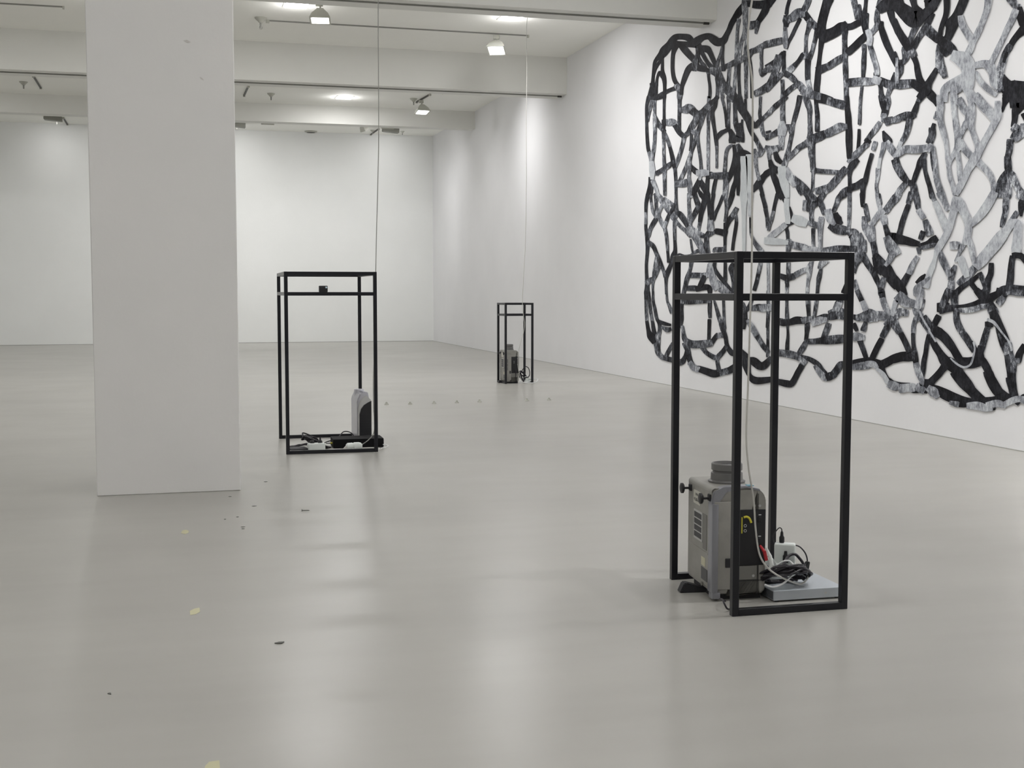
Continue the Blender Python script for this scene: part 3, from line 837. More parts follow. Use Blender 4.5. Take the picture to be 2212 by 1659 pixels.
.75 1040 960 180 1180 1030 260 1250 1150 220 1260 1300 200 1240 1450 200
.73 1400 1110 100 1520 1090 120 1620 1130 160 1680 1260 130 1690 1400 110 1730 1500 60
.7 2060 200 110 2000 350 100 1920 500 90 1840 680 80 1780 800 85 1700 970 85 1650 1070 90
.4 1990 -20 150 2060 100 100
.3 2110 100 80 2120 250 80 2180 400 110
.05 2140 150 80 2170 300 120 2200 420 120
.05 2230 480 160 2100 600 100 2010 720 90 1960 830 80
.4 1960 800 110 1890 920 100 1850 1050 110 1810 1180 120 1790 1300 120 1780 1420 110 1800 1520 120
.05 1920 900 50 1870 1050 50
.05 1860 1300 60 1900 1440 220 2000 1520 300 2120 1520 260 2240 1520 240
.05 1880 1650 90 2050 1640 200 2240 1640 200
.72 1400 1230 40 1440 1350 80 1520 1450 90 1620 1540 90 1720 1610 70
.75 1200 1350 200 1050 1420 180 920 1480 150 850 1560 130 840 1690 120
.7 1050 1500 200 1000 1600 100 1010 1690 100
.75 1230 1500 140 1290 1600 130 1380 1680 130
J
.4 450 0 100 400 80 70
.05 390 100 60 350 220 90 300 330 80
.35 330 300 90 220 320 140 110 340 110 0 390 100
.4 250 410 100 220 550 90 170 680 80 110 780 70
.7 110 780 60 70 860 60
.05 620 -10 110 690 50 110 720 120 70
.5 700 350 70 720 260 50
.15 640 560 110 640 650 110 600 750 110
.05 670 470 60 650 540 70
.7 620 820 70 580 900 80 
.65 60 960 110 180 890 120 330 890 130 470 880 120 600 860 110
.7 0 1000 60 60 970 60
.3 30 1060 80 60 1200 110 130 1330 120 210 1430 90
.5 50 1180 110 110 1300 110 
.15 510 980 80 450 1100 110 400 1220 80 360 1330 80 320 1450 70
.1 500 1080 80 520 1250 60 560 1400 70 600 1530 70 640 1690 90
.3 640 950 60 650 1100 60 665 1250 40
.72 770 0 100 780 150 110 770 300 100 790 450 90 830 600 90 870 750 70 890 900 60 900 1050 60 920 1200 60 940 1350 70 990 1500 70 1030 1640 80
.65 650 850 60 690 1100 60 700 1300 80 730 1450 90 780 1600 100 810 1700 100
.2 190 1460 60 270 1470 90 320 1500 100 340 1690 130
.5 180 1480 90 100 1580 100 40 1660 80
.1 290 1460 90
.7 1010 -20 120 1010 150 90 1030 350 80 1050 500 90 1070 650 90 1090 800 120 1060 900 100 1010 980 80 950 1080 70 930 1150 60
.65 1110 60 120 1180 200 120 1270 280 130
.7 1270 0 80 1310 130 100 1300 280 140 1280 420 150 1320 560 80 1370 700 80 1410 820 80 1410 900 70
.7 1220 450 100 1150 590 80 1110 680 80
.7 1400 0 140 1500 130 150 1600 230 150 1700 330 170
.75 1760 100 90 1760 300 120 1700 450 110 1620 600 100 1540 740 100 1470 870 110 1400 1000 130 1330 1110 140 1250 1240 120 1190 1380 110 1130 1500 110 1060 1620 110
.7 1110 760 120 1190 880 110 1280 980 110 1370 1050 130 1460 1140 110 1570 1250 100 1640 1350 90 1680 1480 70 1690 1650 70
.72 1070 950 70 1100 1150 70 1110 1300 80 1120 1420 70
.05 1900 30 120 1870 130 60 1840 230 40
.05 2060 60 240 2160 60 240 2100 180 160
.05 2060 230 110 2050 380 90 2030 480 80
.05 2190 300 60 2230 380 50
.5 2060 530 140 2110 580 150 2050 680 130
.6 2190 480 80 2190 640 60 2080 720 70
.35 1970 760 110 1960 900 100 1930 1020 90 
.2 1930 1050 110 1940 1200 120 
.4 1960 1300 170 1870 1400 160 1800 1520 130 1790 1660 130
.35 2000 1350 130 2060 1450 110 2110 1560 110 2180 1660 130
.4 1930 1480 130 1930 1660 130
K
.4 80 0 80 20 110 60
.25 280 -10 90 240 130 80 
.1 230 200 80 180 330 80 130 480 85 100 600 80 80 680 90
.2 350 -10 110 380 100 100 400 220 80
.7 420 290 90 480 380 90
.5 530 470 90 560 560 110 590 650 130
.25 480 660 90 450 740 80
.05 -10 740 160 100 770 150 200 790 130 300 820 120 390 840 90
.1 430 870 60 560 830 70 640 790 110 690 760 110
.5 480 910 60 600 880 70 690 860 60
.5 410 930 70 420 1000 50
.65 380 1080 70 310 1200 90 260 1320 100
.1 230 1370 90 150 1510 110 80 1600 130
.5 0 850 80 30 950 60
.4 630 0 60 680 100 70 
.75 700 150 90 760 290 100 820 430 110 880 560 120 900 650 110
.7 790 0 130 850 130 90 900 240 90
.78 1060 100 150 1020 250 130 980 400 110 940 550 110 880 700 110 810 820 110 740 930 110
.75 1110 150 150 1180 300 130 1230 400 130 1260 550 110 1240 700 110 1200 820 90
.65 1030 870 130
.65 1150 890 100 1100 1010 50 1050 1130 50
.7 1250 760 90 1300 880 90 1330 1020 80 1360 1150 70
.6 780 1000 80 820 1120 110 880 1250 100 930 1370 80
.8 720 980 80 690 1100 60 640 1250 90 580 1400 90 540 1550 110 
.05 520 1370 30 460 1430 70 390 1500 60
.7 600 1420 40 400 1590 110 380 1690 110
.3 1030 1230 60 990 1320 100 960 1430 90 
.55 970 1500 100 960 1600 110 950 1700 100
.8 1130 1100 110 1180 1250 110 1230 1380 90
.75 1690 0 130 1620 130 140 1520 280 140 1420 400 120 1330 480 110
.5 1910 0 100 1900 150 100 1890 300 90 1850 460 80 1830 540 60
.3 1890 220 90 1890 300 60
.4 2130 20 110 2190 80 80
.1 2180 150 130 2160 250 90 2160 360 40
.5 2080 320 80 2020 410 80
.75 2000 480 130 1920 600 130 1820 720 180 1720 850 190 1610 980 180 1500 1110 180 1420 1200 150
.78 2000 470 90 2100 500 130 2100 650 130 2090 800 140 2080 920 160
.5 1380 1240 110 1300 1330 120 1220 1420 120 1120 1510 110 
.1 1430 1380 60 1320 1470 70 1230 1530 70 1130 1600 80 1060 1670 90
.1 1650 1200 80 1640 1350 90 1590 1480 100 1570 1620 120
.2 1460 1360 80 1510 1480 70 1560 1600 80
.15 1310 1520 80 1370 1600 80 1440 1690 80
.05 2040 1040 90 2130 1040 100 2200 1080 90
.1 2010 1080 90 1990 1250 100 1980 1400 110 1960 1560 110
.1 2190 1080 90 2240 1150 80
.15 2030 1600 110 2150 1620 120 2240 1630 130
.15 1740 1690 60 1840 1620 100 1960 1600 100
.05 -10 1450 150 100 1590 150 160 1690 100
L
.6 100 100 180 200 180 160 300 200 130
.35 0 400 110 100 350 130 190 360 110
.7 430 0 130 430 130 100 400 250 110
.4 470 160 90 440 280 90 
.5 340 220 90 380 340 120 430 430 140
.35 430 400 80 500 540 80 570 640 80 640 760 80
.2 520 440 80 600 560 100 670 640 130 750 700 170
.05 740 690 160 850 780 150 940 890 140 1010 990 120 1080 1110 120 1150 1190 90
.05 640 820 90 700 940 110 780 1060 120 860 1180 170 950 1240 180 1060 1340 160 1150 1440 140 1250 1570 140 1320 1680 130
.3 950 1150 60 1050 1200 60
.05 1150 1200 150 1280 1190 130 1400 1150 110 1440 1130 120
.05 1180 1260 80 1320 1250 110 1450 1200 130 1500 1180 110
.2 1500 930 100 1450 1050 110
.05 1320 860 40 1370 960 60 1400 1080 80
.25 920 0 120 860 130 110 820 230 100 
.05 830 270 160
.1 740 440 100 680 560 90 650 680 70
.25 1010 30 140 1020 150 110 1020 250 110
.1 800 320 110 900 290 110 1040 280 90
.45 1050 310 50 1200 320 80 1350 300 90 1500 240 110 1620 210 130
.05 1060 250 40 1200 240 50 1350 210 70 1450 170 80 1570 130 130 1680 80 120 1790 20 90
.05 1420 0 110 1500 90 130
.1 1530 -10 90 1560 60 100
.1 1780 0 120 1880 30 120
.3 1840 20 110 1960 10 80 2100 20 100 2240 30 90
.5 1840 120 100 1790 180 110
.3 1640 250 140 1680 330 160
.05 1690 380 130 1720 460 150 1780 570 130 1850 700 110 1910 820 90 
.3 1050 350 90 1060 480 100 1100 600 110 1170 720 100
.2 1180 730 110 1250 830 110 1300 930 90 1330 1020 40
.05 1610 560 100 
.3 1580 640 90 1540 780 100 1500 920 100
.05 1470 960 100 1460 1060 110 1470 1160 130
.3 1760 640 60 1810 780 90 1870 900 130 1920 1020 120
.1 1930 1050 110 1960 1200 130 1990 1350 140 2000 1500 130 2020 1690 130
.4 1960 900 80 1990 1050 60 2030 1200 90 2030 1350 90
.05 2200 930 80 2130 1070 110 2110 1160 110
.35 2080 1180 90 
.05 1510 1190 120 1570 1290 120 1630 1420 110 1710 1560 110 1780 1690 120
.05 900 1220 160 820 1320 110 740 1420 110 650 1510 110 560 1600 130
.5 370 450 80 330 560 70 320 680 70
.1 315 730 60 320 880 60 340 1020 70 
.25 340 1040 90 360 1180 90
.65 370 1250 90 410 1380 100 460 1500 90 470 1580 60
.1 580 750 60 550 900 70 530 1050 70 500 1200 80 490 1350 70 490 1440 30
.3 20 480 50 50 600 80 110 720 90 
.1 120 740 90 190 880 90 240 1000 90
.05 0 1150 130 120 1110 150 250 1110 150 320 1130 110
.8 590 660 25 700 850 25
.75 960 1140 20 1060 1230 30 1180 1290 35 1290 1250 30 1340 1130 30 1370 980 25 1350 870 30
.75 1600 480 50 1700 530 50 1820 680 30 1950 850 30 2000 1000 30
.75 380 220 25 460 420 25 600 660 30
.05 520 1580 130 500 1680 120
M
.05 280 360 90 330 430 70 390 510 30 450 570 30 560 600 25 690 610 25
.8 270 420 40 340 480 50 390 570 60 
.65 440 620 100 490 640 110 
.05 530 640 100 560 645 90
.7 590 670 110 660 660 100 720 660 110
.05 770 690 80 
.6 810 660 100 860 690 90
.05 890 600 130 890 690 90
.65 960 680 90 1010 720 120 1050 770 70
.05 990 630 30 1060 680 90 1150 740 130 1280 800 130 1400 840 120 1530 850 90 1620 830 90
.05 1320 870 90 1420 880 80
.6 1240 860 50 1320 880 70
.7 1480 900 80 1590 900 100 1690 930 90 1780 950 40
.05 1300 480 110 1400 600 120 1500 690 120 1600 790 120 1680 850 110
.05 1680 820 60 1800 810 60 1900 790 70 1990 790 100
.7 1740 890 80 1860 870 90 1950 900 60
.05 1800 940 40
.7 1960 880 70 2060 830 80 2150 810 80 2240 830 90
.05 2120 870 50 2190 780 50 2240 770 50
.05 1740 480 120 1800 620 120 1870 720 120 1960 790 110
.1 2030 560 110 2060 680 100 2080 770 100
.05 1850 660 60 1950 740 60 2030 790 50
"""
TILES = {'A': (1380, 0, 7.9), 'B': (1380, 210, 7.9), 'C': (1380, 420, 7.9), 'D': (1380, 630, 7.9), 'E': (1656, 0, 7.9), 'F': (1656, 210, 7.9), 'G': (1656, 420, 7.9),
         'H': (1656, 630, 7.9), 'I': (1932, 0, 7.9), 'J': (1932, 210, 7.9), 'K': (1932, 420, 7.9), 'L': (1932, 630, 7.9), 'M': (1852, 730, 6.1444)}
def art_mat(name, pale):
    m = mat(name, (0.02, 0.02, 0.02), 0.65, spec=0.12)
    a = nd(m, 'ShaderNodeAttribute', attribute_name='tone')
    L = m.node_tree.links
    n1 = noise(m, 48, 8, 0.75, (1, 1, 0.5)); n2 = noise(m, 6, 4, 0.6, (1, 1, 1), (4, 4, 1)); n3 = noise(m, 260, 2, 0.5)
    def math_(op, x, y, clamp=False):
        n = nd(m, 'ShaderNodeMath', operation=op, use_clamp=clamp)
        for i, s in enumerate((x, y)):
            if isinstance(s, (int, float)): n.inputs[i].default_value = s
            else: L.new(s, n.inputs[i])
        return n.outputs[0]
    t = a.outputs['Fac']
    nn = math_('ADD', math_('ADD', math_('MULTIPLY', math_('SUBTRACT', n1, 0.5), 3.4), math_('MULTIPLY', math_('SUBTRACT', n2, 0.5), 2.4)), math_('MULTIPLY', math_('SUBTRACT', n3, 0.5), 0.8))
    q = math_('SUBTRACT', 1.0, t)
    amp = math_('MULTIPLY', math_('MULTIPLY', t, math_('MULTIPLY', q, q)), 5.2)
    f = math_('ADD', t, math_('MULTIPLY', nn, amp), True)
    cr_ = nd(m, 'ShaderNodeValToRGB'); L.new(f, cr_.inputs[0]); e = cr_.color_ramp.elements
    e[0].position = 0.0; e[0].color = (0.010, 0.0095, 0.012, 1); e[1].position = 1.0; e[1].color = (0.72, 0.74, 0.77, 1)
    for p, c in ((0.3, (0.05, 0.053, 0.063)), (0.6, (0.19, 0.20, 0.225)), (0.75, (0.42, 0.435, 0.475)), (0.87, (0.55, 0.58, 0.60))):
        x = e.new(p); x.color = (*c, 1)
    setc(m, cr_.outputs[0]); return m
M['art'] = art_mat('brushed_black_paint', 0)
def art_mesh(strokes, name, parent, base):
    verts, faces, tone = [], [], []
    for si, (tn, pts, w, sc) in enumerate(strokes):
        P = [Vector((x, y, ww)) for x, y, ww in pts]
        Q = cr(P, 5) if len(P) > 2 else (P if len(P) == 2 else [P[0] + Vector((-P[0].z * 0.25, 0, 0)), P[0] + Vector((P[0].z * 0.25, 0, 0))])
        d0 = (Q[1] - Q[0]); d1 = (Q[-1] - Q[-2]); d0.z = d1.z = 0; d0.normalize(); d1.normalize()
        # rounded ends
        Q = [Vector((*(Q[0] - d0 * Q[0].z * 0.42).xy, Q[0].z * 0.86))] + Q + [Vector((*(Q[-1] + d1 * Q[-1].z * 0.42).xy, Q[-1].z * 0.86))]
        off = base + (si * 7 % 43) * 0.00006
        front = []
        for i, q in enumerate(Q):
            a = Q[max(i - 1, 0)]; b = Q[min(i + 1, len(Q) - 1)]; t = Vector((b.x - a.x, b.y - a.y, 0))
            if t.length < 1e-6: t = Vector((1, 0, 0))
            t.normalize(); n = Vector((-t.y, t.x, 0)) * max(q.z, 4) * 0.5 * 1.1
            for sgn in (1, -1):
                front.append(atX(sc[0] + (q.x + n.x * sgn) / sc[2], sc[1] + (q.y + n.y * sgn) / sc[2], XR - off))
        k = len(verts); th = Vector((0.002, 0, 0))
        verts += front + [v + th for v in front]; tone += [tn] * (2 * len(front)); m_ = len(front) // 2; F = len(front)
        for i in range(m_ - 1):
            a, b, c, d = k + 2 * i, k + 2 * i + 1, k + 2 * i + 3, k + 2 * i + 2
            faces += [(a, b, c, d), (a, d, d + F, a + F), (b, b + F, c + F, c)]
        a, b = k, k + 1; faces.append((a, a + F, b + F, b)); a, b = k + F - 2, k + F - 1; faces.append((a, b, b + F, a + F))
    me = bpy.data.meshes.new(name); me.from_pydata([tuple(v) for v in verts], [], faces)
    at = me.attributes.new('tone', 'FLOAT', 'POINT'); at.data.foreach_set('value', tone)
    me.materials.append(M['art']); me.update()
    o = bpy.data.objects.new(name, me); COL.objects.link(o); o.parent = parent
    o.location = -parent.location
    return o
art = thing('wall_artwork', 'huge black and grey tangled cut-out network on the right wall', 'artwork', (XR - 0.02, 11, 0.3))
dark_s, pale_s = [], []
cur = None
for ln in MURAL.split('\n'):
    f = ln.split()
    if not f: continue
    if len(f) == 1: cur = TILES[f[0]]; continue
    v = [float(x) for x in f]; pts = [tuple(v[1 + 3 * i:4 + 3 * i]) for i in range(len(v[1:]) // 3)]
    (pale_s if v[0] >= 0.6 else dark_s).append((v[0], pts, 0, cur))
art_mesh(dark_s, 'black_web', art, 0.0075)
def split_groups(st):
    par = list(range(len(st)))
    def find(i):
        while par[i] != i: i = par[i]
        return i
    smp = []
    for tn, pts, w, sc in st:
        P = [Vector((sc[0] + x / sc[2], sc[1] + y / sc[2], ww / sc[2] / 2)) for x, y, ww in pts]; smp.append(cr(P, 6) if len(P) > 1 else P)
    for i in range(len(st)):
        for j in range(i):
            if find(i) != find(j) and any((a.xy - b.xy).length < max(a.z, b.z) + 0.4 * min(a.z, b.z) for a in smp[i] for b in smp[j]): par[find(i)] = find(j)
    g = {}
    for i in range(len(st)): g.setdefault(find(i), []).append(st[i])
    return list(g.values())
for grp in split_groups(pale_s): art_mesh(grp, 'grey_strip', art, 0.0102)['label'] = 'pale grey strip over the black web'

# ------------------------------------------------------------------ steel frames
def frame(x, y, rot, w, d, h, hm, tk, label, low):
    t = thing('metal_stand', label, 'stand', (x, y, 0), rot, 'open black steel display frames')
    for (a, b) in ((0, 0), (w - tk, 0), (0, d - tk), (w - tk, d - tk)):
        MB().box(a, a + tk, b, b + tk, 0, h, bev=0.0012, seg=1).build('leg', 'steel', t)
    for nm, z1 in (('bottom_rail', tk), ('middle_rail', hm), ('top_rail', h)):
        z0 = z1 - tk; e = 0.0003
        if nm != 'bottom_rail' or low == 'x':
          for (a, b, c, dd) in ((tk, w - tk, e, tk - e), (tk, w - tk, d - tk + e, d - e)): MB().box(a, b, c, dd, z0 + e, z1 - e if nm != 'top_rail' else z1 - e, bev=0.001, seg=1).build(nm, 'steel', t)
        if nm != 'bottom_rail' or low == 'y':
          for (a, b, c, dd) in ((e, tk - e, tk, d - tk), (w - tk + e, w - e, tk, d - tk)): MB().box(a, b, c, dd, z0 + e, z1 - e, bev=0.001, seg=1).build(nm, 'steel', t)
    return t
F1 = frame(1.772, 3.703, -0.0207, 0.4205, 0.5637, 1.1994, 1.063, 0.0235, 'tall open black steel frame in the right foreground around a grey projector', 'x')
F2 = frame(0.7267, 8.236, -0.0333, 0.6052, 0.9286, 1.1983, 1.0646, 0.0235, 'wide open black steel frame just right of the pillar', 'x')
F3 = frame(3.7407, 13.905, 0.0643, 0.3512, 0.2945, 0.9368, 0.8092, 0.0235, 'small distant open black steel frame near the right wall', 'y')

# ------------------------------------------------------------------ large grey projector on end
def label_text(parent, txt, size, mtx, m='ink'):
    c = bpy.data.curves.new('writing', 'FONT'); c.body = txt; c.size = size; c.extrude = 0.0002; c.align_x = 'CENTER'; c.align_y = 'CENTER'
    c.materials.append(M[m]); o = bpy.data.objects.new('writing', c); COL.objects.link(o)
    dg = bpy.context.evaluated_depsgraph_get(); me = bpy.data.meshes.new_from_object(o.evaluated_get(dg)); bpy.data.objects.remove(o)
    if not me.materials: me.materials.append(M[m])
    o = bpy.data.objects.new('writing', me); COL.objects.link(o); o.parent = parent; o.matrix_local = mtx; return o
LFACE = Matrix(((0, 0, -1, 0), (-1, 0, 0, 0), (0, 1, 0, 0), (0, 0, 0, 1)))       # text on the face looking to -X
FFACE = Matrix(((1, 0, 0, 0), (0, 0, -1, 0), (0, 1, 0, 0), (0, 0, 0, 1)))       # text on the face looking to -Y
def projector(loc, rz, label, taped):
    t = thing('projector', label, 'projector', loc, rz, 'large grey projectors standing on end')
    w, d, z0, z1 = 0.195, 0.29, 0.022, 0.392
    # body: side profile (x, z) extruded in y with rounded corners
    def arc(cx, cz, r, a0, a1, n=8): return [(cx + r * math.cos(a0 + (a1 - a0) * i / n), cz + r * math.sin(a0 + (a1 - a0) * i / n)) for i in range(n + 1)]
    prof = [(0.012, z0), (w - 0.015, z0)] + arc(w - 0.02, z0 + 0.02, 0.02, -PI / 2, 0) + arc(w - 0.05, z1 - 0.05, 0.05, 0, PI / 2) + arc(0.014, z1 - 0.014, 0.014, PI / 2, PI) + [(0.0, z0 + 0.012)]
    body = MB().prism(prof, 'y', 0, d, bev=0.006).build('body', 'proj', t, True)
    MB().box(0.02, w - 0.01, 0.02, d - 0.02, 0.0, z0 + 0.001).build('base', 'soft_black', t)
    # raised near corner ridge and groove on the near side
    MB().box(0.006, 0.075, -0.010, 0.002, z0 + 0.018, z1 - 0.045, bev=0.004).build('side_cover', 'proj', t, True)
    MB().box(w - 0.0305, w - 0.0285, -0.0012, 0.004, z0, z1 - 0.02).build('seam', 'ink', t)
    MB().box(0.078, w - 0.001, -0.0012, 0.002, z0 + 0.045, z0 + 0.047).build('seam', 'ink', t)
    # connector panel
    pn = MB().box(0.078, w - 0.003, -0.004, 0.004, z0 + 0.10, z1 - 0.075, bev=0.002).build('connector_panel', 'black', t, True)
    MB().box(0.080, w - 0.032, -0.0035, 0.002, z0 + 0.05, z0 + 0.098, bev=0.001).build('battery_cover', 'panel_grey', t)
    if taped:
     s = MB()
     s.box(0.104, 0.108, -0.0055, -0.003, 0.235, 0.292); s.build('yellow_stripe', 'yellow', pn)
    if taped: MB().tube(cr([(0.112, -0.006, 0.291), (0.122, -0.006, 0.293), (0.132, -0.006, 0.287), (0.139, -0.006, 0.272)], 4), [0.004] * 13, 8).build('yellow_arrow', 'yellow', pn)
    for z in (0.2615, 0.244):
        MB().tube([(0.118 + 0.0045 * math.cos(a), -0.0048, z + 0.0045 * math.sin(a)) for a in [2 * PI * i / 14 for i in range(14)]], 0.0009, 5, True).build('socket', 'white_line', pn)
    for z in (0.283, 0.208):
        MB().box(0.164, 0.175, -0.009, -0.003, z - 0.010, z + 0.010, bev=0.002).build('switch', 'soft_black', pn)
        MB().box(0.166, 0.175, -0.0052, -0.0035, z + 0.014, z + 0.017).build('print', 'white_line', pn)
    MB().lathe([(0.004, 0), (0.005, 0.003)], 12, T(0.17, -0.001, 0.33) @ R(PI / 2, 'X')).build('screw', 'metal', t)
    MB().lathe([(0.004, 0), (0.005, 0.003)], 12, T(0.15, -0.001, 0.33) @ R(PI / 2, 'X')).build('screw', 'metal', t)
    MB().lathe([(0.004, 0), (0.005, 0.003)], 12, T(0.15, -0.001, 0.085) @ R(PI / 2, 'X')).build('screw', 'metal', t)
    MB().box(0.046, 0.068, -0.014, -0.008, 0.118, 0.150, bev=0.002).build('latch', 'soft_black', t)
    for z0_, z1_ in ((0.245, 0.29), (0.20, 0.236), (0.155, 0.195)): MB().box(0.010, 0.020, -0.0112, -0.009, z0_, z1_).build('rating_label', 'label_grey', t)
    # left (bottom) face details
    g = MB()
    g.box(-0.003, 0.001, 0.105, 0.205, 0.185, 0.29)
    g.build('vent_grille', 'silver_light', t)
    v = MB()
    for k in range(4):
        for j in range(18):
            y0 = 0.112 + j * 0.0049; v.box(-0.0036, -0.0028, y0, y0 + 0.0034, 0.193 + k * 0.0235, 0.193 + k * 0.0235 + 0.019)
    v.build('vent_slots', 'label_grey', t)
    MB().box(-0.002, 0.001, 0.055, 0.10, 0.165, 0.29, bev=0.001).build('filter_cover', 'panel_grey', t)
    lb = MB().box(-0.0018, 0.0, 0.135, 0.215, 0.31, 0.358).build('paper_label', 'label', t)
    if taped:
        label_text(lb, 'EMAF', 0.013, T(-0.002, 0.175, 0.344) @ LFACE)
        label_text(lb, '45,B06-05', 0.0165, T(-0.002, 0.175, 0.325) @ LFACE)
    MB().box(-0.0016, 0.0, 0.07, 0.115, 0.105, 0.135).build('cream_label', 'cream', t)
    MB().box(-0.0016, 0.0, 0.045, 0.115, 0.055, 0.098).build('rating_label', 'label_grey', t)
    MB().box(-0.0016, 0.0, 0.04, d - 0.01, 0.153, 0.158).build('ridge', 'proj', t)
    MB().lathe([(0.006, 0), (0.008, 0.006)], 16, T(0.0, 0.095, 0.04) @ R(-PI / 2, 'Y')).build('round_stud', 'panel_grey', t)
    # adjustable feet near the top
    for y in (0.025, d - 0.035):
        f = MB().box(-0.006, 0.03, y - 0.014, y + 0.014, z1 - 0.046, z1 - 0.022, bev=0.003).build('foot_bracket', 'soft_black', t)
        MB().tube([(-0.004, y, z1 - 0.036), (-0.030, y, z1 - 0.036)], 0.0042, 10).build('stem', 'black', f)
        MB().lathe([(0.015, 0), (0.019, 0.003), (0.019, 0.010), (0.012, 0.013)], 24, T(-0.027, y, z1 - 0.036) @ R(-PI / 2, 'Y')).build('knob', 'black', f, True)
    # lens
    L = MB().lathe([(0.064, z1 - 0.004), (0.066, z1 + 0.006), (0.057, z1 + 0.010), (0.056, z1 + 0.034), (0.050, z1 + 0.037), (0.050, z1 + 0.042), (0.055, z1 + 0.045), (0.055, z1 + 0.066), (0.052, z1 + 0.069), (0.047, z1 + 0.069), (0.043, z1 + 0.056)], 48, T(0.10, 0.15, 0), cap=False).build('lens', 'proj_dark', t, True)
    MB().lathe([(0.044, z1 + 0.056), (0.03, z1 + 0.061), (0.012, z1 + 0.0635), (0.001, z1 + 0.064)], 40, T(0.10, 0.15, 0), cap=False).build('lens_glass', 'glass', L, True)
    # black foot wedge at the floor
    MB().prism([(-0.075, 0.0), (-0.06, 0.034), (-0.05, 0.036), (0.03, 0.012), (0.03, 0.0)], 'y', 0.125, 0.165, bev=0.003).build('rear_foot', 'soft_black', t)
    if taped:
        tp = MB()
        tp.box(-0.0035, 0.020, -0.0135, 0.034, 0.030, z1 - 0.052, bev=0.003)
        tp.box(0.0, 0.03, -0.012, 0.030, 0.008, 0.032, bev=0.004)
        tp.prism([(-0.0035, z1 - 0.055), (0.02, z1 - 0.055), (0.05, z1 - 0.012), (0.12, z1 + 0.003), (0.17, z1 - 0.012), (0.17, z1 - 0.004), (0.12, z1 + 0.008), (0.04, z1 + 0.006), (0.004, z1 - 0.012)], 'y', -0.006, 0.036, bev=0.002)
        tp.build('duct_tape', 'tape', t, True)
        MB().box(0.128, 0.15, 0.002, 0.03, z1 + 0.006, z1 + 0.0085).build('blue_sticker', 'sticker', t)
    return t
P1 = projector((1.792, 3.915, 0), math.radians(-7), 'large grey projector standing on end, taped, lens up, inside the tallest foreground frame', True)
P3 = projector((3.772, 13.965, 0), math.radians(4), 'grey projector standing on end inside the small distant frame', False)
P3.scale = (0.80, 0.80, 0.98)

# ------------------------------------------------------------------ contents of the foreground frame
t = thing('media_player', 'flat silver metal box on the floor right of the taped projector, under the cables', 'media player', (1.992, 3.838, 0), math.radians(-1.5))
MB().box(0, 0.268, 0, 0.27, 0.006, 0.040, bev=0.0015).build('case', 'alu', t)
MB().box(-0.001, 0.003, 0.006, 0.264, 0.009, 0.037).build('end_panel', 'alu_dark', t)
MB().lathe([(0.003, 0), (0.004, 0.0015)], 12, T(0.195, 0.0, 0.024) @ R(PI / 2, 'X')).build('screw', 'metal', t)
for a, b in ((0.01, 0.01), (0.24, 0.01), (0.01, 0.24), (0.24, 0.24)): MB().lathe([(0.009, 0), (0.009, 0.007)], 12, T(a + 0.008, b + 0.008, 0)).build('rubber_foot', 'black', t)

t = thing('power_strip', 'white power strip lying on the silver box beneath the adapter', 'power strip', (2.055, 4.0, 0.041), math.radians(20))
MB().box(-0.02, 0.135, -0.028, 0.028, 0.0, 0.038, bev=0.006, seg=3).build('body', 'white_plastic', t, True)
for a in (0.02, 0.065, 0.11): MB().lathe([(0.018, 0.0), (0.018, 0.002)], 20, T(a - 0.005, 0, 0.038)).build('socket', 'white_cable', t)
t = thing('power_adapter', 'white block power adapter standing on the white power strip', 'adapter', (2.125, 4.015, 0.0815), math.radians(-32))
MB().box(-0.037, 0.037, -0.020, 0.020, 0, 0.085, bev=0.007, seg=3).build('body', 'white_plastic', t, True)
pl = MB().lathe([(0.008, 0), (0.0095, 0.005), (0.0095, 0.02), (0.006, 0.026), (0.005, 0.038), (0.003, 0.042)], 16, T(-0.012, 0, 0.085)).build('plug', 'black', t, True)
MB().tube(cr([(-0.012, 0, 0.124), (-0.014, 0, 0.136), (-0.024, 0.0, 0.137), (-0.042, 0.005, 0.11), (-0.041, 0.008, 0.09), (-0.035, 0.03, 0.06), (-0.03, 0.03, 0.012)], 6), 0.002, 8).build('lead', 'rubber', pl, True)
t = thing('angled_plug', 'white triangular plug standing between the projector and the white adapter', 'plug', (2.04, 3.96, 0.0825), math.radians(-15))
MB().prism([(-0.05, 0.0), (-0.012, 0.046), (0.006, 0.046), (0.048, 0.002), (0.02, -0.002), (0.0, 0.025), (-0.018, 0.002)], 'y', -0.014, 0.014, bev=0.004).build('body', 'white_plastic', t, True)
MB().tube(cr([(0.0, 0.0, 0.04), (-0.03, 0.01, 0.052), (-0.07, 0.01, 0.058), (-0.085, 0.02, 0.05)], 6), 0.0035, 8).build('lead', 'white_cable', t, True)
t = thing('audio_plug', 'red and white plug hanging from the side of the taped projector', 'plug', (1.963, 3.868, 0.13))
MB().tube([(0, 0.02, 0.06), (0.002, -0.008, 0.045), (0.008, -0.012, 0.015)], [0.004, 0.006, 0.006], 10).build('red_plug', 'red', t, True)
MB().tube([(0.008, -0.008, 0.06), (0.018, -0.018, 0.03), (0.024, -0.02, 0.0), (0.018, -0.015, -0.012)], [0.003, 0.0065, 0.0075, 0.004], 10).build('white_plug', 'white_plastic', t, True)

